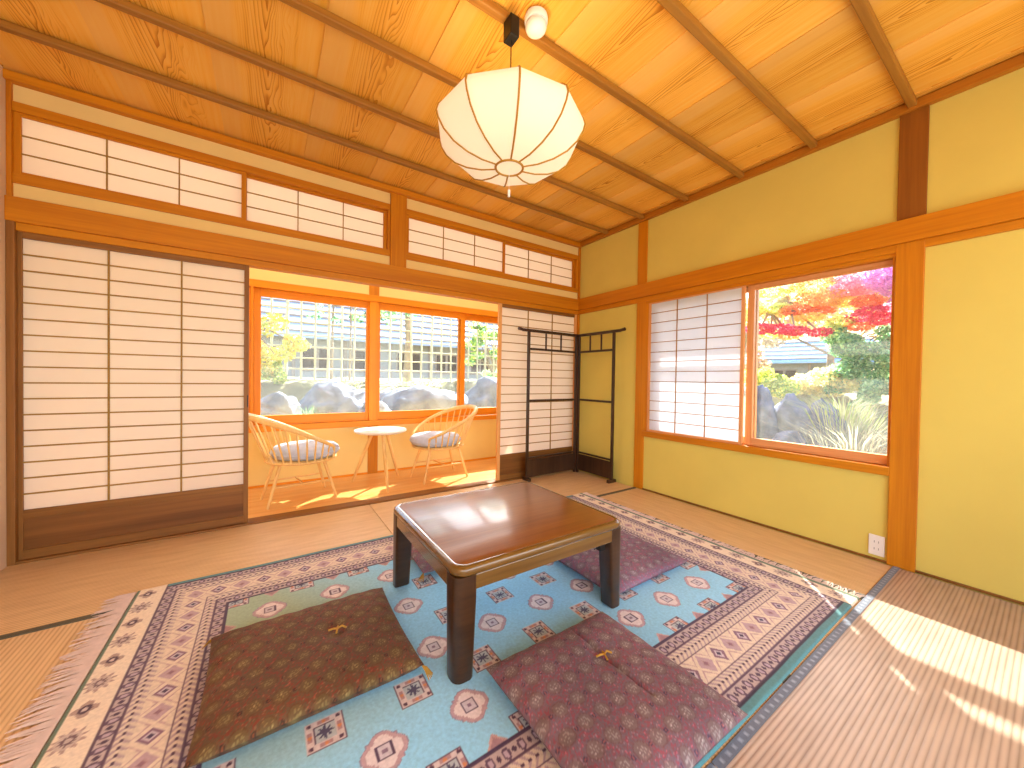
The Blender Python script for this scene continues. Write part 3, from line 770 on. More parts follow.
# ------------------------------------------------------------------ low table
def low_table():
    x0, x1, y0, y1 = -2.432, -1.602, -1.985, -1.245
    cx, cy = (x0+x1)/2, (y0+y1)/2
    t = empty('low_table', (cx, cy, 0.0105), 0, 'low glossy dark brown wooden table with rounded corners on the rug', 'table')
    hx, hy = (x1-x0)/2, (y1-y0)/2
    Z = 0.384
    def rr(hx, hy, r, z, n=10):
        out = []
        for (sx, sy, a0) in ((1, 1, 0), (-1, 1, 90), (-1, -1, 180), (1, -1, 270)):
            for i in range(n+1):
                a = math.radians(a0+90*i/n)
                out.append((sx*(hx-r)+r*math.cos(a), sy*(hy-r)+r*math.sin(a), z))
        return out
    def loft(rings, name, mat):
        mb = MB(); n = len(rings[0])
        for r in rings: mb.v += r
        for i in range(len(rings)-1):
            for k in range(n):
                a = i*n+k; b = i*n+(k+1) % n
                mb.f.append((a, b, b+n, a+n))
        mb.f.append(tuple(reversed(range(n)))); mb.f.append(tuple((len(rings)-1)*n+k for k in range(n)))
        return mb.build(name, mat, t, smooth=True)
    # rounded rim
    rings = []
    R = 0.016
    for (ins, z) in ((0.016, Z-0.036), (0.005, Z-0.034), (0.0, Z-0.027), (0.0, Z-0.012), (0.003, Z-0.006), (0.010, Z-0.001), (0.018, Z), (0.022, Z-0.0015)):
        rings.append(rr(hx-ins, hy-ins, 0.055-ins*0.6, z))
    loft(rings, 'rim', TABE)
    loft([rr(hx-0.0225, hy-0.0225, 0.040, Z-0.010), rr(hx-0.0225, hy-0.0225, 0.040, Z-0.0016), rr(hx-0.0245, hy-0.0245, 0.040, Z-0.0004)], 'tabletop', TABT)
    # aprons
    zt, zb = Z-0.034, Z-0.086
    for (a, b) in (((-hx+0.07, -hy+0.006, zb), (hx-0.07, -hy+0.026, zt)), ((-hx+0.07, hy-0.026, zb), (hx-0.07, hy-0.006, zt)),
                   ((-hx+0.006, -hy+0.07, zb), (-hx+0.026, hy-0.07, zt)), ((hx-0.026, -hy+0.07, zb), (hx-0.006, hy-0.07, zt))):
        box('apron', a, b, TABE, t, 0.003)
    for sx in (-1, 1):
        for sy in (-1, 1):
            mb = MB(); rings = []
            for (z, e) in ((0.0, 0.066), (0.004, 0.070), (0.25, 0.080), (Z-0.034, 0.082)):
                ring = []
                for (qx, qy, rad) in ((0, 0, 0.030), (1, 0, 0.012), (1, 1, 0.012), (0, 1, 0.012)):
                    # outer corner (0,0) well rounded
                    ax_ = rad if qx == 0 else e-rad; ay_ = rad if qy == 0 else e-rad
                    st = {(0,0):180, (1,0):270, (1,1):0, (0,1):90}[(qx, qy)]
                    for i in range(5):
                        an = math.radians(st+90*i/4)
                        ring.append((ax_+rad*math.cos(an), ay_+rad*math.sin(an)))
                pts = [(sx*(-1)*0+(-sx)*0, 0)]
                rr_ = [(sx*(hx-0.004)-sx*px, sy*(hy-0.004)-sy*py, z) for px, py in ring]
                if sx*sy < 0: rr_ = rr_[::-1]
                rings.append(rr_)
            n = len(rings[0])
            for r in rings: mb.v += r
            for i in range(len(rings)-1):
                for k in range(n):
                    a = i*n+k; b = i*n+(k+1) % n
                    mb.f.append((a, b, b+n, a+n))
            mb.f.append(tuple(reversed(range(n)))); mb.f.append(tuple((len(rings)-1)*n+k for k in range(n)))
            mb.build('leg', TABLE, t, smooth=True)
    # black cord clip under the right corner
    mb = MB().box((hx-0.125, -hy+0.03, Z-0.125), (hx-0.095, -hy+0.055, Z-0.085))
    mb.tube([(hx-0.125, -hy+0.04, Z-0.10), (hx-0.15, -hy+0.04, Z-0.115), (hx-0.16, -hy+0.045, Z-0.09)], 0.002, 6)
    o = mb.build('cord_clip', BLACKP, t); o['label'] = 'black plastic cord clip'
low_table()

# ------------------------------------------------------------------ lantern
def lantern():
    cx, cy = -2.092, -1.742
    t = empty('pendant_lantern', (cx, cy, 2.527), 0, 'big round cream lantern with ten curved ribs hanging from a black cord', 'pendant lamp')
    em, nt, b = newmat('lit_lantern_shade')
    b.inputs['Base Color'].default_value = srgb(240, 224, 188); b.inputs['Roughness'].default_value = 0.8
    b.inputs['Emission Color'].default_value = (1.0, 0.86, 0.62, 1); b.inputs['Emission Strength'].default_value = 0.17
    rib = plain('lantern_rib_wood', srgb(186, 132, 36), rough=0.5)
    box('ceiling_socket', (-0.022, -0.030, -0.085), (0.022, 0.030, 0.0), BLACKP, t, 0.004)
    z0 = LZ-2.527
    MB().tube([(0, 0, -0.08), (0, 0, z0+0.13)], 0.0025, 8).build('cord', BLACKP, t)
    prof = [(0.056, -0.128), (0.12, -0.124), (0.185, -0.108), (0.24, -0.082), (0.280, -0.046), (0.303, -0.008), (0.310, 0.018), (0.303, 0.042), (0.280, 0.062), (0.235, 0.076), (0.17, 0.080)]
    N = 10; off = math.radians(LROT)
    # panels sag inward between the ribs
    seg = 6; mb = MB(); m = N*seg
    for (r, z) in prof:
        for k in range(m):
            f = (k % seg)/seg; a = off+2*PI*k/m
            a0 = off+2*PI*(k//seg)/N; a1 = a0+2*PI/N
            flat = math.cos(PI/N)/math.cos((a-a0)-PI/N)
            mb.v.append((r*flat*math.cos(a), r*flat*math.sin(a), z0+z))
    for i in range(len(prof)-1):
        for k in range(m):
            a = i*m+k; b2 = i*m+(k+1) % m
            mb.f.append((a, b2, b2+m, a+m))
    sh = mb.build('lamp_shade', em, t, smooth=True)
    for k in range(N):
        a = off+2*PI*k/N
        pts = [((r+0.002)*math.cos(a), (r+0.002)*math.sin(a), z0+z) for r, z in prof]
        MB().tube(pts, 0.0038, 6).build('rib', rib, t, smooth=True)
    mb = MB(); ring = [(0.058*math.cos(2*PI*i/40), 0.058*math.sin(2*PI*i/40), z0-0.129) for i in range(41)]
    mb.tube(ring, 0.0050, 6, cap=False); mb.build('bottom_ring', rib, t, smooth=True)
    mb = MB(); ring = [(0.168*math.cos(2*PI*i/40), 0.168*math.sin(2*PI*i/40), z0+0.080) for i in range(41)]
    mb.tube(ring, 0.0040, 6, cap=False); mb.build('top_ring', rib, t, smooth=True)
    MB().lathe([(0.002, -0.004), (0.055, -0.004), (0.055, 0.0), (0.002, 0.0)], (0, 0, z0-0.125), 24).build('bottom_diffuser', em, t)
    # arms that carry the shade from the cord
    for k in range(4):
        a = off+2*PI*k/4; MB().tube([(0, 0, z0+0.13), (0.168*math.cos(a), 0.168*math.sin(a), z0+0.080)], 0.002, 5).build('hanger_arm', rib, t)
    MB().tube([(0, 0, z0-0.13), (0.0, 0, z0-0.22)], 0.0008, 5).build('pull_cord', WHITEP, t)
    MB().lathe([(0.002, -0.016), (0.0055, -0.014), (0.0055, 0.014), (0.002, 0.016)], (0, 0, z0-0.235), 12).build('pull_knob', WHITEP, t)
    l = bpy.data.lights.new('lantern_bulb', 'POINT'); l.energy = 2.2; l.color = (1.0, 0.80, 0.52); l.shadow_soft_size = 0.06
    lo = bpy.data.objects.new('lantern_bulb', l); COL.objects.link(lo); lo.parent = t; lo.location = (0, 0, z0+0.03)
LZ, LROT = 2.038, -9
lantern()
sm = empty('smoke_alarm', (-1.995, -1.785, 2.5599), 0, 'round white dome alarm on the ceiling beside the lantern socket', 'smoke alarm')
MB().lathe([(0.03, 0.0), (0.048, -0.002), (0.050, -0.012), (0.049, -0.026), (0.046, -0.030)], seg=28).build('base', WHITEP, sm, smooth=True)
MB().lathe([(0.040, -0.030), (0.042, -0.034), (0.046, -0.044), (0.041, -0.058), (0.029, -0.068), (0.012, -0.073), (0.002, -0.074)], seg=28).build('dome', WHITEP, sm, smooth=True)

# ------------------------------------------------------------------ folding clothes rack
def rack():
    t = empty('clothes_rack', (-0.085, -0.085, 0.0), 0, 'dark lacquered folding clothes rack standing open in the corner', 'clothes rack')
    def panel(dirv, L, over):
        d = Vector(dirv).normalized()
        p = empty('rack_panel', (0, 0, 0)); p.parent = t
        n = Vector((-d.y, d.x, 0))
        def bar(name, u0, u1, z0, z1, th, m=RACKM, u_off=0):
            mb = MB(); a = d*u0; b = d*u1; q = n*(th/2)
            mb.v = [tuple(v) for v in (Vector((a.x,a.y,z0))-q, Vector((b.x,b.y,z0))-q, Vector((b.x,b.y,z0))+q, Vector((a.x,a.y,z0))+q,
                                       Vector((a.x,a.y,z1))-q, Vector((b.x,b.y,z1))-q, Vector((b.x,b.y,z1))+q, Vector((a.x,a.y,z1))+q)]
            mb.f = [(0,3,2,1),(4,5,6,7),(0,1,5,4),(1,2,6,5),(2,3,7,6),(3,0,4,7)]
            return mb.build(name, m, p, bevel=0.002)
        bar('post', 0.012, 0.036, 0.0, 1.51, 0.024); bar('post', L-0.024, L, 0.03, 1.50, 0.024)
        bar('top_bar', 0.0, L+over*0.55, 1.490, 1.518, 0.024)
        mb = MB(); e = d*(L+over*0.5); mb.tube([tuple(d*(L+over*0.4)+Vector((0,0,1.504))), tuple(d*(L+over)+Vector((0,0,1.514)))], [0.014, 0.017], 8).build('bar_finial', RACKM, p)
        bar('cross_bar', 0.036, L-0.024, 1.310, 1.332, 0.016); bar('cross_bar', 0.036, L-0.024, 0.790, 0.812, 0.016)
        bar('cross_bar', 0.036, L-0.024, 0.215, 0.232, 0.016)
        bar('base_panel', 0.036, L-0.024, 0.03, 0.205, 0.012)
        for f in (0.36, 0.66):
            bar('baluster', L*f-0.008, L*f+0.008, 1.332, 1.490, 0.012)
        # runner feet across the posts
        for u in (0.024, L-0.012):
            c = d*u; q = n*0.055
            mb = MB(); a = c-q; b = c+q; w = d*0.016
            mb.v = [tuple(v) for v in (a-w, b-w, b+w, a+w)] + [tuple(v+Vector((0,0,0.03))) for v in (a*0.9+c*0.1-w, b*0.9+c*0.1-w, b*0.9+c*0.1+w, a*0.9+c*0.1+w)]
            mb.f = [(0,3,2,1),(4,5,6,7),(0,1,5,4),(1,2,6,5),(2,3,7,6),(3,0,4,7)]
            if u > 0.1: mb.build('foot', RACKM, p, bevel=0.002)
    panel((-1.0, -0.03, 0), 0.700, 0.115)
    panel((-0.0, -1.0, 0), 0.520, 0.120)
rack()

# ------------------------------------------------------------------ veranda chairs, table, seat pads
def spindle_chair(loc, rz, label):
    t = empty('spindle_chair', loc, rz, label, 'chair', 'spindle-back chairs on the veranda')
    R, ZS = 0.262, 0.335
    # solid seat disc with thin rim
    MB().lathe([(0.05, -0.012), (R-0.01, -0.012), (R, -0.004), (R, 0.004), (R-0.008, 0.010), (0.05, 0.010)], (0, 0, ZS), 40).build('seat', LIGHTW, t, smooth=True)
    # hoop: rises from the front rim (+x) to the back (-x)
    def hoop(a):
        c = math.cos(a)
        k = (math.cos(A0)-c)/(1+math.cos(A0))      # 0 at the front ends, 1 at the back
        r = R+0.01+0.09*k
        return Vector((r*c-0.03*k, r*math.sin(a)*1.02, ZS+0.10+0.275*k))
    A0 = math.radians(46)
    angs = [A0+(2*PI-2*A0)*i/48 for i in range(49)]
    pts = [Vector((R*0.99*math.cos(A0-0.05), R*0.99*math.sin(A0-0.05), ZS))]+[hoop(a) for a in angs]+[Vector((R*0.99*math.cos(-A0+0.05), R*0.99*math.sin(-A0+0.05), ZS))]
    rad = [0.010]*len(pts)
    for i in range(len(pts)):
        q = abs(i-len(pts)/2)/(len(pts)/2); rad[i] = 0.011+0.012*(1-q)
    MB().tube(pts, rad, 10).build('back_hoop', LIGHTW, t, smooth=True)
    NS = 21
    for i in range(NS):
        a = A0+0.22+(2*PI-2*A0-0.44)*i/(NS-1)
        b = Vector((R*0.95*math.cos(a), R*0.95*math.sin(a), ZS))
        MB().tube([b, (b+hoop(a))/2, hoop(a)], [0.0070, 0.0072, 0.0055], 7).build('spindle', LIGHTW, t, smooth=True)
    legs = []
    for (a, top, out) in ((math.radians(38), 0.17, 0.285), (math.radians(-38), 0.17, 0.285), (math.radians(150), 0.20, 0.305), (math.radians(-150), 0.20, 0.305)):
        p0 = Vector((top*math.cos(a), top*math.sin(a), ZS-0.008)); p1 = Vector((out*math.cos(a), out*math.sin(a)*0.93, 0.0))
        MB().tube([p0, p0.lerp(p1, 0.5), p1], [0.013, 0.0125, 0.009], 10).build('leg', LIGHTW, t, smooth=True); legs.append((p0, p1))
    m = [a.lerp(b, 0.55) for a, b in legs]
    for a, b in ((m[0], m[2]), (m[1], m[3])): MB().tube([a, b], 0.007, 8).build('stretcher', LIGHTW, t, smooth=True)
    MB().tube([(m[0]+m[2])/2, (m[1]+m[3])/2], 0.007, 8).build('stretcher', LIGHTW, t, smooth=True)
    return t
def seat_pad(loc, rz, label):
    o = MB().lathe([(0.03, 0.0), (0.20, 0.0), (0.236, 0.014), (0.254, 0.045), (0.248, 0.075), (0.222, 0.096), (0.165, 0.108), (0.08, 0.112), (0.01, 0.110)], seg=44).build('seat_pad', GREYF, None, smooth=True)
    o.location = loc; o.rotation_euler = (0, 0, rz)
    MB().lathe([(0.002, 0.0), (0.008, 0.002), (0.009, 0.005), (0.002, 0.008)], (0, 0, 0.106), 12).build('button', GREYF, o, smooth=True)
    ring = [(0.254*math.cos(2*PI*i/44), 0.254*math.sin(2*PI*i/44), 0.048) for i in range(45)]
    MB().tube(ring, 0.0035, 6, cap=False).build('piping', GREYF, o, smooth=True)
    tag(o, label, 'cushion', 'round grey seat pads')
spindle_chair((-2.695, 0.445, 0.0), math.radians(9), 'pale spindle-back hoop chair left of the round table, facing right')
spindle_chair((-1.485, 0.460, 0.0), math.radians(184), 'pale spindle-back hoop chair right of the round table, facing left')
seat_pad((-2.668, 0.445, 0.3455), 0, 'round grey pad on the left veranda chair'); seat_pad((-1.515, 0.455, 0.3455), 0, 'round grey pad on the right veranda chair')
rt_ = empty('round_side_table', (-2.045, 0.50, 0.0), 0, 'small round white-topped side table on three pale wooden legs between the chairs', 'table')
MB().lathe([(0.05, 0.492), (0.205, 0.494), (0.232, 0.506), (0.236, 0.514), (0.232, 0.520), (0.05, 0.520)], seg=48).build('tabletop', WHITETOP, rt_, smooth=True)
MB().lathe([(0.02, 0.476), (0.09, 0.476), (0.09, 0.492), (0.02, 0.492)], seg=28).build('leg_plate', LIGHTW, rt_, smooth=True)
for (x, y) in ((-0.01, -0.30), (-0.205, 0.235), (0.235, 0.235)):
    MB().tube([(x*0.30, y*0.30, 0.484), (x*0.65, y*0.65, 0.24), (x, y, 0.0)], [0.015, 0.016, 0.010], 10).build('leg', LIGHTW, rt_, smooth=True)

# ------------------------------------------------------------------ garden
GRASS = plain('garden_soil_moss', srgb(116, 112, 82), rough=0.95, var=0.3, scale=4, bump=0.6, bscale=40)
def ground_h(x, y):
    k = min(max((y-1.6)/2.3, 0), 1); k = k*k*(3-2*k)
    e = min(max((x-2.4)/3.0, 0), 1); e = e*e*(3-2*e)
    base = max(0.15+0.80*k if y > 1.0 else -9, -0.15+1.0*e if x > 0.5 else -9)
    if y > 1.0 and x > 0.5: base = max(0.15+0.80*k, -0.15+1.0*e)
    return base+0.05*math.sin(x*1.7)*math.cos(y*1.3)
xs = np.concatenate([np.arange(-8, 9, 0.4), np.arange(9, 45, 3.0)]); ys = np.concatenate([np.arange(-7, 9, 0.4), np.arange(9, 45, 3.0)])
mb = MB(); idx = {}
for j, y in enumerate(ys):
    for i, x in enumerate(xs):
        z = -0.2
        if y > 1.05 or x > 0.3: z = ground_h(float(x), float(y))
        if y <= 1.45 and x <= 0.7: z = -0.2
        idx[i, j] = len(mb.v); mb.v.append((float(x), float(y), z))
for j in range(len(ys)-1):
    for i in range(len(xs)-1):
        if ys[j+1] < 1.3 and ys[j] > -6 and xs[i+1] < 0.55 and xs[i] > -5: 
            continue
        mb.f.append((idx[i,j], idx[i+1,j], idx[i+1,j+1], idx[i,j+1]))
g = mb.build('ground', GRASS, smooth=True); tag(g, 'sloping mossy garden ground outside', kind='structure')

ROCK = plain('pale_garden_rock', srgb(112, 120, 134), rough=0.9, var=0.45, scale=5, bump=0.8, bscale=25)
ROCKB = plain('blue_grey_rock', srgb(88, 94, 122), rough=0.9, var=0.5, scale=6, bump=0.8, bscale=25)
def rock(loc, size, seed, label, mat=ROCK, rz=0.0, sharp=0.35):
    bm = bmesh.new(); bmesh.ops.create_icosphere(bm, subdivisions=4, radius=1.0)
    for v in bm.verts:
        p = v.co.copy(); q = p*1.1+Vector((seed*3.1, seed*1.7, 0))
        n = mnoise.noise(q)*sharp+mnoise.noise(q*2.3)*sharp*0.45+mnoise.noise(q*5)*sharp*0.22+mnoise.noise(q*11)*sharp*0.12
        c = mnoise.cell(q*1.3)*0.05+mnoise.cell(q*3.1)*0.05
        v.co = p*(1+n+c)
        v.co.x *= size[0]; v.co.y *= size[1]; v.co.z *= size[2]
        if v.co.z < -size[2]*0.5: v.co.z = -size[2]*0.5
    me = bpy.data.meshes.new('garden_rock'); bm.to_mesh(me); bm.free(); me.materials.append(mat)
    me.polygons.foreach_set('use_smooth', [True]*len(me.polygons))
    o = link('garden_rock', me, None, loc); o.rotation_euler = (0, 0, rz)
    tag(o, label, 'rock', 'rocks in the garden')
rock((-2.83, 2.35, 0.46), (0.26, 0.25, 0.30), 1, 'pale bluish boulder at the left foot of the first veranda window')
rock((-2.10, 2.75, 0.50), (0.46, 0.40, 0.37), 2, 'broad pale boulder in the middle of the first veranda window')
rock((-1.72, 2.10, 0.46), (0.22, 0.20, 0.22), 3, 'small pale boulder low beside the middle window post')
rock((-0.85, 2.60, 0.48), (0.72, 0.45, 0.40), 4, 'huge pale boulder filling the foot of the second veranda window')
rock((0.42, 2.75, 0.52), (0.42, 0.40, 0.45), 5, 'grey boulder behind the right veranda chair')
rock((-3.6, 3.1, 0.5), (0.5, 0.4, 0.35), 6, 'boulder behind the left shoji')
rock((3.0, -0.70, 0.35), (0.21, 0.20, 0.55), 7, 'tall upright blue-grey stone at the left of the garden window', ROCKB)
rock((3.2, -0.95, 0.35), (0.25, 0.22, 0.46), 8, 'purplish upright stone right of the tall stone', ROCKB)
rock((2.75, -1.06, 0.16), (0.24, 0.20, 0.22), 9, 'round bluish stone at the front of the garden window stones', ROCKB)
rock((3.3, -1.32, 0.33), (0.17, 0.2, 0.44), 10, 'leaning grey stone by the pale grasses', ROCKB, 0.4)
rock((2.8, -1.45, 0.08), (0.22, 0.18, 0.20), 11, 'low grey stone under the pale grasses', ROCKB)

# bamboo lattice fence
BAM = plain('pale_bamboo', srgb(206, 198, 164), rough=0.5, var=0.1, scale=12)
fe = empty('bamboo_fence', (-1.0, 3.9, 0.9), 0, 'pale bamboo lattice fence on the bank beyond the veranda windows', 'fence')
x = -3.3; k = 0
while x < 2.6:
    zt = 2.75 if k % 2 == 0 else 2.35
    j = random.uniform(-0.015, 0.015)
    MB().tube([(x+1.0+j, 0, -0.05), (x+1.0-j, 0, zt-0.9)], 0.018 if k % 3 else 0.024, 7).build('bamboo_pole', BAM, fe, smooth=True)
    x += 0.205; k += 1
for z in (1.13, 1.31, 1.50, 1.69, 1.90, 2.12, 2.34, 2.56):
    MB().tube([(-2.3, 0.022, z-0.9), (3.6, 0.022, z-0.9+0.015)], 0.013, 7).build('bamboo_rail', BAM, fe, smooth=True)

# neighbour's long house beyond the fence
HW = plain('neighbour_wall', srgb(176, 168, 160), rough=0.9, var=0.06); HD = plain('neighbour_dark_window', srgb(88, 66, 54), rough=0.3, var=0.2)
HR = plain('pale_tin_roof', srgb(170, 180, 208), rough=0.5, var=0.05); HP = plain('neighbour_timber', srgb(170, 150, 132), rough=0.8, var=0.15)
def house(name, loc, rz, L, label, wall_h=1.5, roof_c=HR, D=4.0, rise=1.5):
    h = empty(name, loc, rz, label, 'building')
    box('wall', (-L/2, 0, -0.3), (L/2, D, wall_h), HW, h)
    n = int(L/1.5)
    for i in range(n):
        x = -L/2+(i+0.5)*L/n
        f = box('window', (x-0.52, -0.05, 0.28), (x+0.48, 0.0, 1.12), HP, h)
        for q in (-1, 1): box('pane', (q*0.25-0.2, -0.03, -0.36), (q*0.25+0.2, -0.026, 0.36), HD, f)
        box('timber_post', (x-0.80, -0.12, -0.3), (x-0.70, -0.02, wall_h), HP, h)
    mb = MB(); o_ = 0.55
    mb.v = [(-L/2-o_, -o_, wall_h-0.12), (L/2+o_, -o_, wall_h-0.12), (L/2+o_, D/2, wall_h+rise), (-L/2-o_, D/2, wall_h+rise), (-L/2-o_, D+o_, wall_h-0.12), (L/2+o_, D+o_, wall_h-0.12)]
    mb.v += [(a, b, c+0.10) for a, b, c in mb.v]
    mb.f = [(0,3,2,1),(3,4,5,2),(6,7,8,9),(9,8,11,10),(0,1,7,6),(4,10,11,5),(0,6,9,3),(3,9,10,4),(1,2,8,7),(2,5,11,8)]
    mb.build('roof', roof_c, h)
    for i in range(5):
        f = i/5+0.08; box('roof_seam', (-L/2-o_, -o_+f*(D/2+o_)-0.03, wall_h-0.02+f*(rise+0.12)), (L/2+o_, -o_+f*(D/2+o_)+0.03, wall_h+0.04+f*(rise+0.12)), HP, h)
    return h
house('neighbour_house', (2.6, 11.5, 0.9), 0.0, 13.0, 'long low house with pale metal roof beyond the bamboo fence')
house('neighbour_house', (17.5, 4.2, 0.55), math.radians(-78), 5.0, 'distant house with blue tiled roof seen through the garden window', 1.5, plain('blue_tile_roof', srgb(150, 182, 224), rough=0.5, var=0.1), 3.0, 1.0)

# foliage ------------------------------------------------------------
def leaves(name, blobs, n, size, pal, parent, seed, flat=0.0):
    rg = np.random.default_rng(seed)
    w = np.array([b[3]*b[4]*b[5] for b in blobs])**0.67; w = w/w.sum()
    k = rg.choice(len(blobs), n, p=w)
    B = np.array([b[:6] for b in blobs])[k]
    d = rg.normal(size=(n, 3)); d /= np.linalg.norm(d, axis=1)[:, None]
    rr = rg.uniform(0.45, 1.0, n)**0.6
    c = B[:, :3]+d*rr[:, None]*B[:, 3:6]
    nn = rg.normal(size=(n, 3)); nn[:, 2] += flat*3; nn /= np.linalg.norm(nn, axis=1)[:, None]
    a = np.cross(nn, rg.normal(size=(n, 3))); a /= np.linalg.norm(a, axis=1)[:, None]; b = np.cross(nn, a)
    s = size*rg.uniform(0.6, 1.25, n)[:, None]
    V = np.stack([c+a*s, c+b*s*0.55, c-a*s*0.8, c-b*s*0.55], 1).reshape(-1, 3)
    pi = np.array([b_[6] if len(b_) > 6 else -1 for b_ in blobs])[k]
    cols = np.array([srgb(*q)[:3] for q in pal])*0.95; ci = np.where(pi >= 0, pi, rg.integers(0, len(pal), n))
    cc = cols[ci]*rg.uniform(0.8, 1.2, n)[:, None]
    me = bpy.data.meshes.new(name)
    me.vertices.add(4*n); me.vertices.foreach_set('co', V.astype(np.float32).ravel())
    me.loops.add(4*n); me.loops.foreach_set('vertex_index', np.arange(4*n, dtype=np.int32))
    me.polygons.add(n); me.polygons.foreach_set('loop_start', np.arange(0, 4*n, 4, dtype=np.int32)); me.update(calc_edges=True)
    ca = me.color_attributes.new('Col', 'FLOAT_COLOR', 'POINT')
    c4 = np.ones((4*n, 4), np.float32); c4[:, :3] = np.repeat(np.clip(cc, 0, 1), 4, 0); ca.data.foreach_set('color', c4.ravel())
    me.materials.append(LEAF)
    o = link(name, me, parent); o['kind'] = 'stuff'
    return o
BARK = plain('tree_bark', srgb(150, 136, 120), rough=0.95, var=0.2, scale=10, bump=0.6, bscale=40)
def tree(name, base, label, trunk, blobs, n, size, pal, seed, flat=0.0, branches=True, cat='tree', group='trees and shrubs in the garden'):
    t = empty(name, base, 0, label, cat, group)
    B = [(b[0]-base[0], b[1]-base[1], b[2]-base[2])+tuple(b[3:]) for b in blobs]
    if trunk:
        pts = [Vector(p)-Vector(base) for p in trunk[0]]
        MB().tube(pts, [trunk[1]*(1-0.5*i/(len(pts)-1)) for i in range(len(pts))], 9).build('trunk', BARK, t, smooth=True)
        if branches:
            for b in B[:10]:
                m = pts[-1].lerp(pts[-2], random.random()*0.8); e = Vector(b[:3])
                MB().tube([m, m.lerp(e, 0.5)+Vector((0, 0, 0.08)), e], [trunk[1]*0.4, trunk[1]*0.25, trunk[1]*0.1], 6).build('branch', BARK, t, smooth=True)
    leaves('foliage', B, n, size, pal, t, seed, flat)
    return t
R_ = random.Random(5)
def cloud(c, r, n, s): return [(c[0]+R_.uniform(-1, 1)*r[0], c[1]+R_.uniform(-1, 1)*r[1], c[2]+R_.uniform(-1, 1)*r[2], s*R_.uniform(0.7, 1.3), s*R_.uniform(0.7, 1.3), s*R_.uniform(0.5, 0.9)) for _ in range(n)]
YEL = [(248, 230, 120), (240, 214, 110), (226, 222, 110), (250, 240, 160), (200, 210, 100)]
GRN = [(130, 180, 130), (110, 165, 118), (160, 200, 140), (96, 150, 110), (176, 210, 160)]
LIM = [(206, 220, 110), (186, 206, 100), (226, 230, 140), (164, 190, 96)]
STR = [(226, 216, 176), (206, 196, 160), (236, 228, 196), (190, 188, 160)]
# beyond the veranda
tree('yellow_maple', (-3.35, 3.3, 0.8), 'yellow-leaved shrub tree at the left of the veranda windows', ([(-3.35, 3.3, 0.75), (-3.3, 3.3, 1.2), (-3.2, 3.3, 1.7)], 0.05),
     cloud((-2.95, 3.3, 1.62), (0.38, 0.2, 0.30), 14, 0.16)+cloud((-2.98, 3.3, 1.18), (0.25, 0.15, 0.14), 5, 0.12), 3000, 0.035, YEL, 21)
tree('slender_tree', (-0.50, 4.6, 0.9), 'slender grey-trunked tree behind the fence in the second window', ([(-0.50, 4.6, 0.8), (-0.46, 4.6, 1.8), (-0.52, 4.6, 3.0), (-0.4, 4.6, 4.0)], 0.085),
     cloud((-0.9, 4.5, 2.35), (0.45, 0.3, 0.25), 8, 0.12)+cloud((-0.4, 4.6, 3.9), (0.9, 0.7, 0.5), 12, 0.3), 3600, 0.04, GRN, 22)
tree('slender_tree', (-1.95, 4.5, 0.9), 'thin pine stem behind the fence in the first window', ([(-1.95, 4.5, 0.8), (-1.93, 4.5, 2.0), (-1.9, 4.5, 3.6)], 0.028),
     cloud((-1.75, 4.5, 2.2), (0.5, 0.2, 0.25), 8, 0.10)+cloud((-2.0, 4.5, 3.8), (0.7, 0.5, 0.5), 9, 0.25), 2200, 0.035, GRN, 23)
tree('slender_tree', (-1.60, 4.7, 0.9), 'second thin pine stem close to the middle window post', ([(-1.60, 4.7, 0.8), (-1.58, 4.7, 2.0), (-1.60, 4.7, 3.4)], 0.024),
     cloud((-1.35, 4.7, 2.35), (0.35, 0.2, 0.2), 7, 0.10), 1100, 0.035, GRN, 24)
tree('green_shrub', (1.5, 4.3, 0.9), 'light green tree seen in the narrow third window', ([(1.5, 4.3, 0.8), (1.5, 4.3, 1.8)], 0.05),
     cloud((1.15, 4.2, 1.75), (0.40, 0.3, 0.45), 12, 0.16)+cloud((1.7, 4.3, 1.2), (0.3, 0.2, 0.25), 5, 0.14), 3000, 0.04, GRN+LIM, 25)
tree('green_shrub', (-2.62, 3.5, 0.85), 'yellow-green low bush left of the bamboo fence foot', None, cloud((-2.9, 3.5, 1.05), (0.25, 0.1, 0.1), 5, 0.12), 1200, 0.03, LIM, 26, cat='shrub')
# low plants between boulders
def tuft(loc, n, h, label, pal, seed, spread=0.5):
    rg = random.Random(seed)
    mb = MB(); cols = []
    for i in range(n):
        a = rg.uniform(0, 2*PI); r = rg.uniform(0, spread*0.35); L = h*rg.uniform(0.5, 1.0); lean = rg.uniform(0.2, 0.8)*L*spread*1.6
        bx, by = r*math.cos(a), r*math.sin(a); w = 0.0025+0.003*rg.random()
        d = Vector((math.cos(a), math.sin(a), 0)); q = Vector((-d.y, d.x, 0))*w
        p0 = Vector((bx, by, 0)); p1 = p0+d*lean*0.35+Vector((0, 0, L*0.7)); p2 = p0+d*lean+Vector((0, 0, L))
        k = len(mb.v); mb.v += [tuple(p0-q), tuple(p0+q), tuple(p1+q*0.8), tuple(p1-q*0.8), tuple(p2)]
        mb.f += [(k, k+1, k+2, k+3), (k+3, k+2, k+4)]
        c = tuple(q*0.6 for q in srgb(*rg.choice(pal))[:3])+(1,); cols += [c]*5
    o = mb.build('grass_tuft', LEAF); o.location = loc
    ca = o.data.color_attributes.new('Col', 'FLOAT_COLOR', 'POINT'); ca.data.foreach_set('color', np.array(cols, np.float32).ravel())
    tag(o, label, 'grass', 'grass tufts in the garden'); return o
tuft((-2.52, 2.25, 0.40), 60, 0.30, 'green grass tuft between two pale boulders', [(150, 190, 130), (120, 170, 120)], 1)
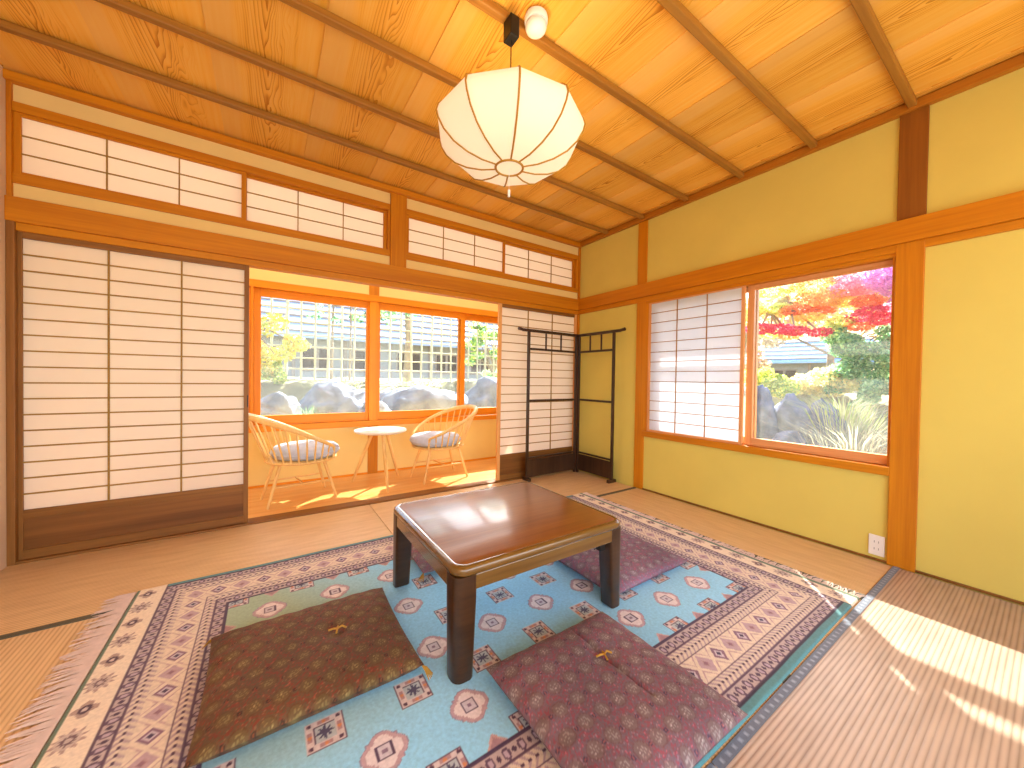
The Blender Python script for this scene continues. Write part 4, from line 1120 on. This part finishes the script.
tuft((-1.95, 3.45, 0.80), 140, 0.25, 'dry grass on the bank under the fence, first window', STR+LIM, 2, 1.6)
tuft((-0.55, 3.45, 0.82), 160, 0.25, 'dry grass on the bank under the fence, second window', STR+LIM, 3, 2.0)
# right garden
tuft((2.7, -1.75, 0.02), 520, 0.62, 'tall pale dry grass in front of the garden window', STR, 4, 1.1)
tuft((2.9, -2.15, 0.02), 460, 0.60, 'tall pale dry grass by the right edge of the garden window', STR, 5, 1.1)
tuft((3.5, -1.45, 0.35), 420, 0.6, 'straw coloured grass behind the stones', STR+LIM, 6, 1.2)
tree('yellow_green_bush', (4.3, -0.15, 0.45), 'lime-yellow bush behind the upright stones', None, cloud((4.2, -0.20, 1.05), (0.3, 0.28, 0.12), 9, 0.22)+cloud((4.0, -0.55, 0.92), (0.15, 0.2, 0.08), 4, 0.16), 5200, 0.035, LIM+[(246, 236, 110)], 31, cat='shrub')
tree('straw_bush', (4.9, -0.75, 0.6), 'straw coloured rounded bush behind the stones', None, cloud((4.9, -0.80, 1.0), (0.3, 0.32, 0.15), 9, 0.26), 4800, 0.035, [(240, 230, 170), (232, 216, 150), (222, 220, 160)], 32, cat='shrub')
tree('green_tree', (4.6, -1.55, 0.45), 'bright green tree at the right of the garden window', ([(4.9, -1.75, 0.4), (4.85, -1.7, 1.2), (4.8, -1.6, 1.9)], 0.04),
     cloud((4.6, -1.42, 1.35), (0.25, 0.42, 0.50), 30, 0.19)+cloud((4.3, -1.5, 0.85), (0.15, 0.2, 0.2), 5, 0.15), 14000, 0.030, GRN+[(190, 220, 170)], 33)
# red maple with layered sprays: palette index per spray
mp = [(234, 84, 116), (244, 150, 104), (250, 224, 132), (216, 222, 140), (250, 188, 206), (234, 170, 222), (250, 200, 136)]
sp_ = []
for (y, z, w, h_, pi) in ((-0.02, 1.99, 0.26, 0.07, 0), (-0.32, 1.96, 0.24, 0.06, 0), (-0.62, 1.88, 0.22, 0.055, 0), (-0.92, 1.84, 0.18, 0.05, 0),
                          (-0.10, 1.90, 0.2, 0.04, 3), (-0.45, 1.83, 0.2, 0.04, 6), (-0.30, 2.32, 0.25, 0.06, 3), (-0.02, 2.30, 0.2, 0.06, 2),
                          (-0.55, 2.25, 0.24, 0.06, 1), (-0.85, 2.22, 0.22, 0.05, 1), (-0.75, 2.10, 0.22, 0.05, 2), (-0.95, 2.40, 0.3, 0.10, 6), (-0.65, 2.45, 0.25, 0.09, 6),
                          (-1.15, 2.48, 0.25, 0.09, 4), (-1.40, 2.52, 0.25, 0.10, 4), (-1.62, 2.55, 0.22, 0.14, 5), (-1.75, 2.40, 0.2, 0.10, 5), (-1.20, 2.30, 0.25, 0.05, 2), (-1.45, 2.25, 0.22, 0.06, 1),
                          (-1.10, 2.02, 0.22, 0.06, 3), (-0.98, 1.92, 0.2, 0.06, 3), (-1.30, 2.05, 0.22, 0.05, 0), (-1.50, 2.10, 0.2, 0.05, 0), (-1.30, 1.92, 0.2, 0.05, 1), (-1.60, 1.98, 0.2, 0.06, 0), (-1.7, 2.15, 0.2, 0.05, 4),
                          (0.2, 2.15, 0.2, 0.06, 2), (0.3, 2.5, 0.3, 0.08, 3), (-0.2, 2.62, 0.3, 0.06, 3), (-0.7, 2.7, 0.4, 0.1, 6), (-1.3, 2.75, 0.4, 0.12, 4), (-2.0, 2.6, 0.3, 0.12, 5), (-2.1, 2.2, 0.25, 0.1, 4)):
    sp_.append((4.5+R_.uniform(-0.25, 0.25), y, z, w*0.95, w*0.95, h_*1.5, pi))
tree('red_maple', (5.3, 0.7, 0.8), 'autumn maple with crimson, orange and yellow sprays across the top of the garden window', ([(5.3, 0.7, 0.7), (5.1, 0.6, 1.6), (4.8, 0.2, 2.3), (4.6, -0.4, 2.5)], 0.09), sp_, 26000, 0.028, mp, 34, flat=0.5)
tree('bare_bush', (5.2, 0.45, 0.8), 'pale brown bare bush left of the blue roof', None, cloud((5.2, 0.42, 1.45), (0.15, 0.2, 0.25), 7, 0.16), 1800, 0.03, [(214, 190, 160), (190, 160, 130)], 35, cat='shrub')
tree('autumn_backdrop_tree', (9.0, 0.2, 0.9), 'hazy pink and yellow tree far behind the maple sprays', ([(9.0, 0.2, 0.8), (9.0, 0.2, 2.6)], 0.10),
     cloud((9.0, 0.5, 3.1), (0.5, 1.5, 0.75), 26, 0.45), 9000, 0.06, [(244, 226, 150), (240, 200, 150), (226, 226, 170), (240, 190, 196), (250, 236, 190)], 36, cat='tree')
tree('autumn_backdrop_tree', (9.5, -1.3, 0.9), 'hazy pink tree far behind at the upper right of the garden window', ([(9.5, -1.3, 0.8), (9.5, -1.3, 2.6)], 0.10),
     cloud((9.5, -1.0, 3.4), (0.5, 0.9, 0.6), 14, 0.45), 6000, 0.06, [(244, 176, 190), (236, 150, 186), (246, 190, 160), (220, 140, 196)], 37, cat='tree')
tree('bare_backdrop_tree', (8.0, 2.0, 0.9), 'pale leafless tree behind the left of the garden window', ([(8.0, 2.0, 0.8), (8.0, 1.9, 2.0), (8.1, 1.8, 3.2)], 0.08),
     cloud((8.0, 1.6, 2.4), (0.3, 0.7, 0.9), 16, 0.3), 3500, 0.05, [(216, 204, 190), (196, 180, 164), (226, 220, 206)], 38, cat='tree')
# distant wooded slope
def far_tree(x, y, s, seed, lab, pal):
    tree('distant_tree', (x, y, 0.9), lab, ([(x, y, 0.8), (x, y, 0.9+s*0.8)], 0.12), cloud((x, y, 1.0+s*0.8), (s*0.45, s*0.45, s*0.4), 9, s*0.32), 1500, 0.16, pal, seed, cat='tree')
PALE = [(196, 210, 190), (180, 200, 176), (214, 222, 200)]
for i, (x, y, s) in enumerate(((-6, 20, 3.2), (-2, 22, 3.6), (16, 21, 4), (20, 18, 4), (24, 12, 3.6), (26, 6, 3.0), (25, 1, 3.0), (24, -4, 3.2), (13, 7, 2.0), (15, -1.2, 2.4))):
    far_tree(x, y, s, 50+i, ['pale green tree far left beyond the neighbour roof', 'pale tree above the neighbour roof', 'large pale tree right of the long house', 'big far tree by the fence end',
             'hazy tree on the far slope', 'hazy tree behind the blue roof', 'hazy low tree right of the blue roof', 'hazy tree at the far right', 'middle distance tree left of the blue roof', 'middle distance tree right of the blue roof'][i], PALE)
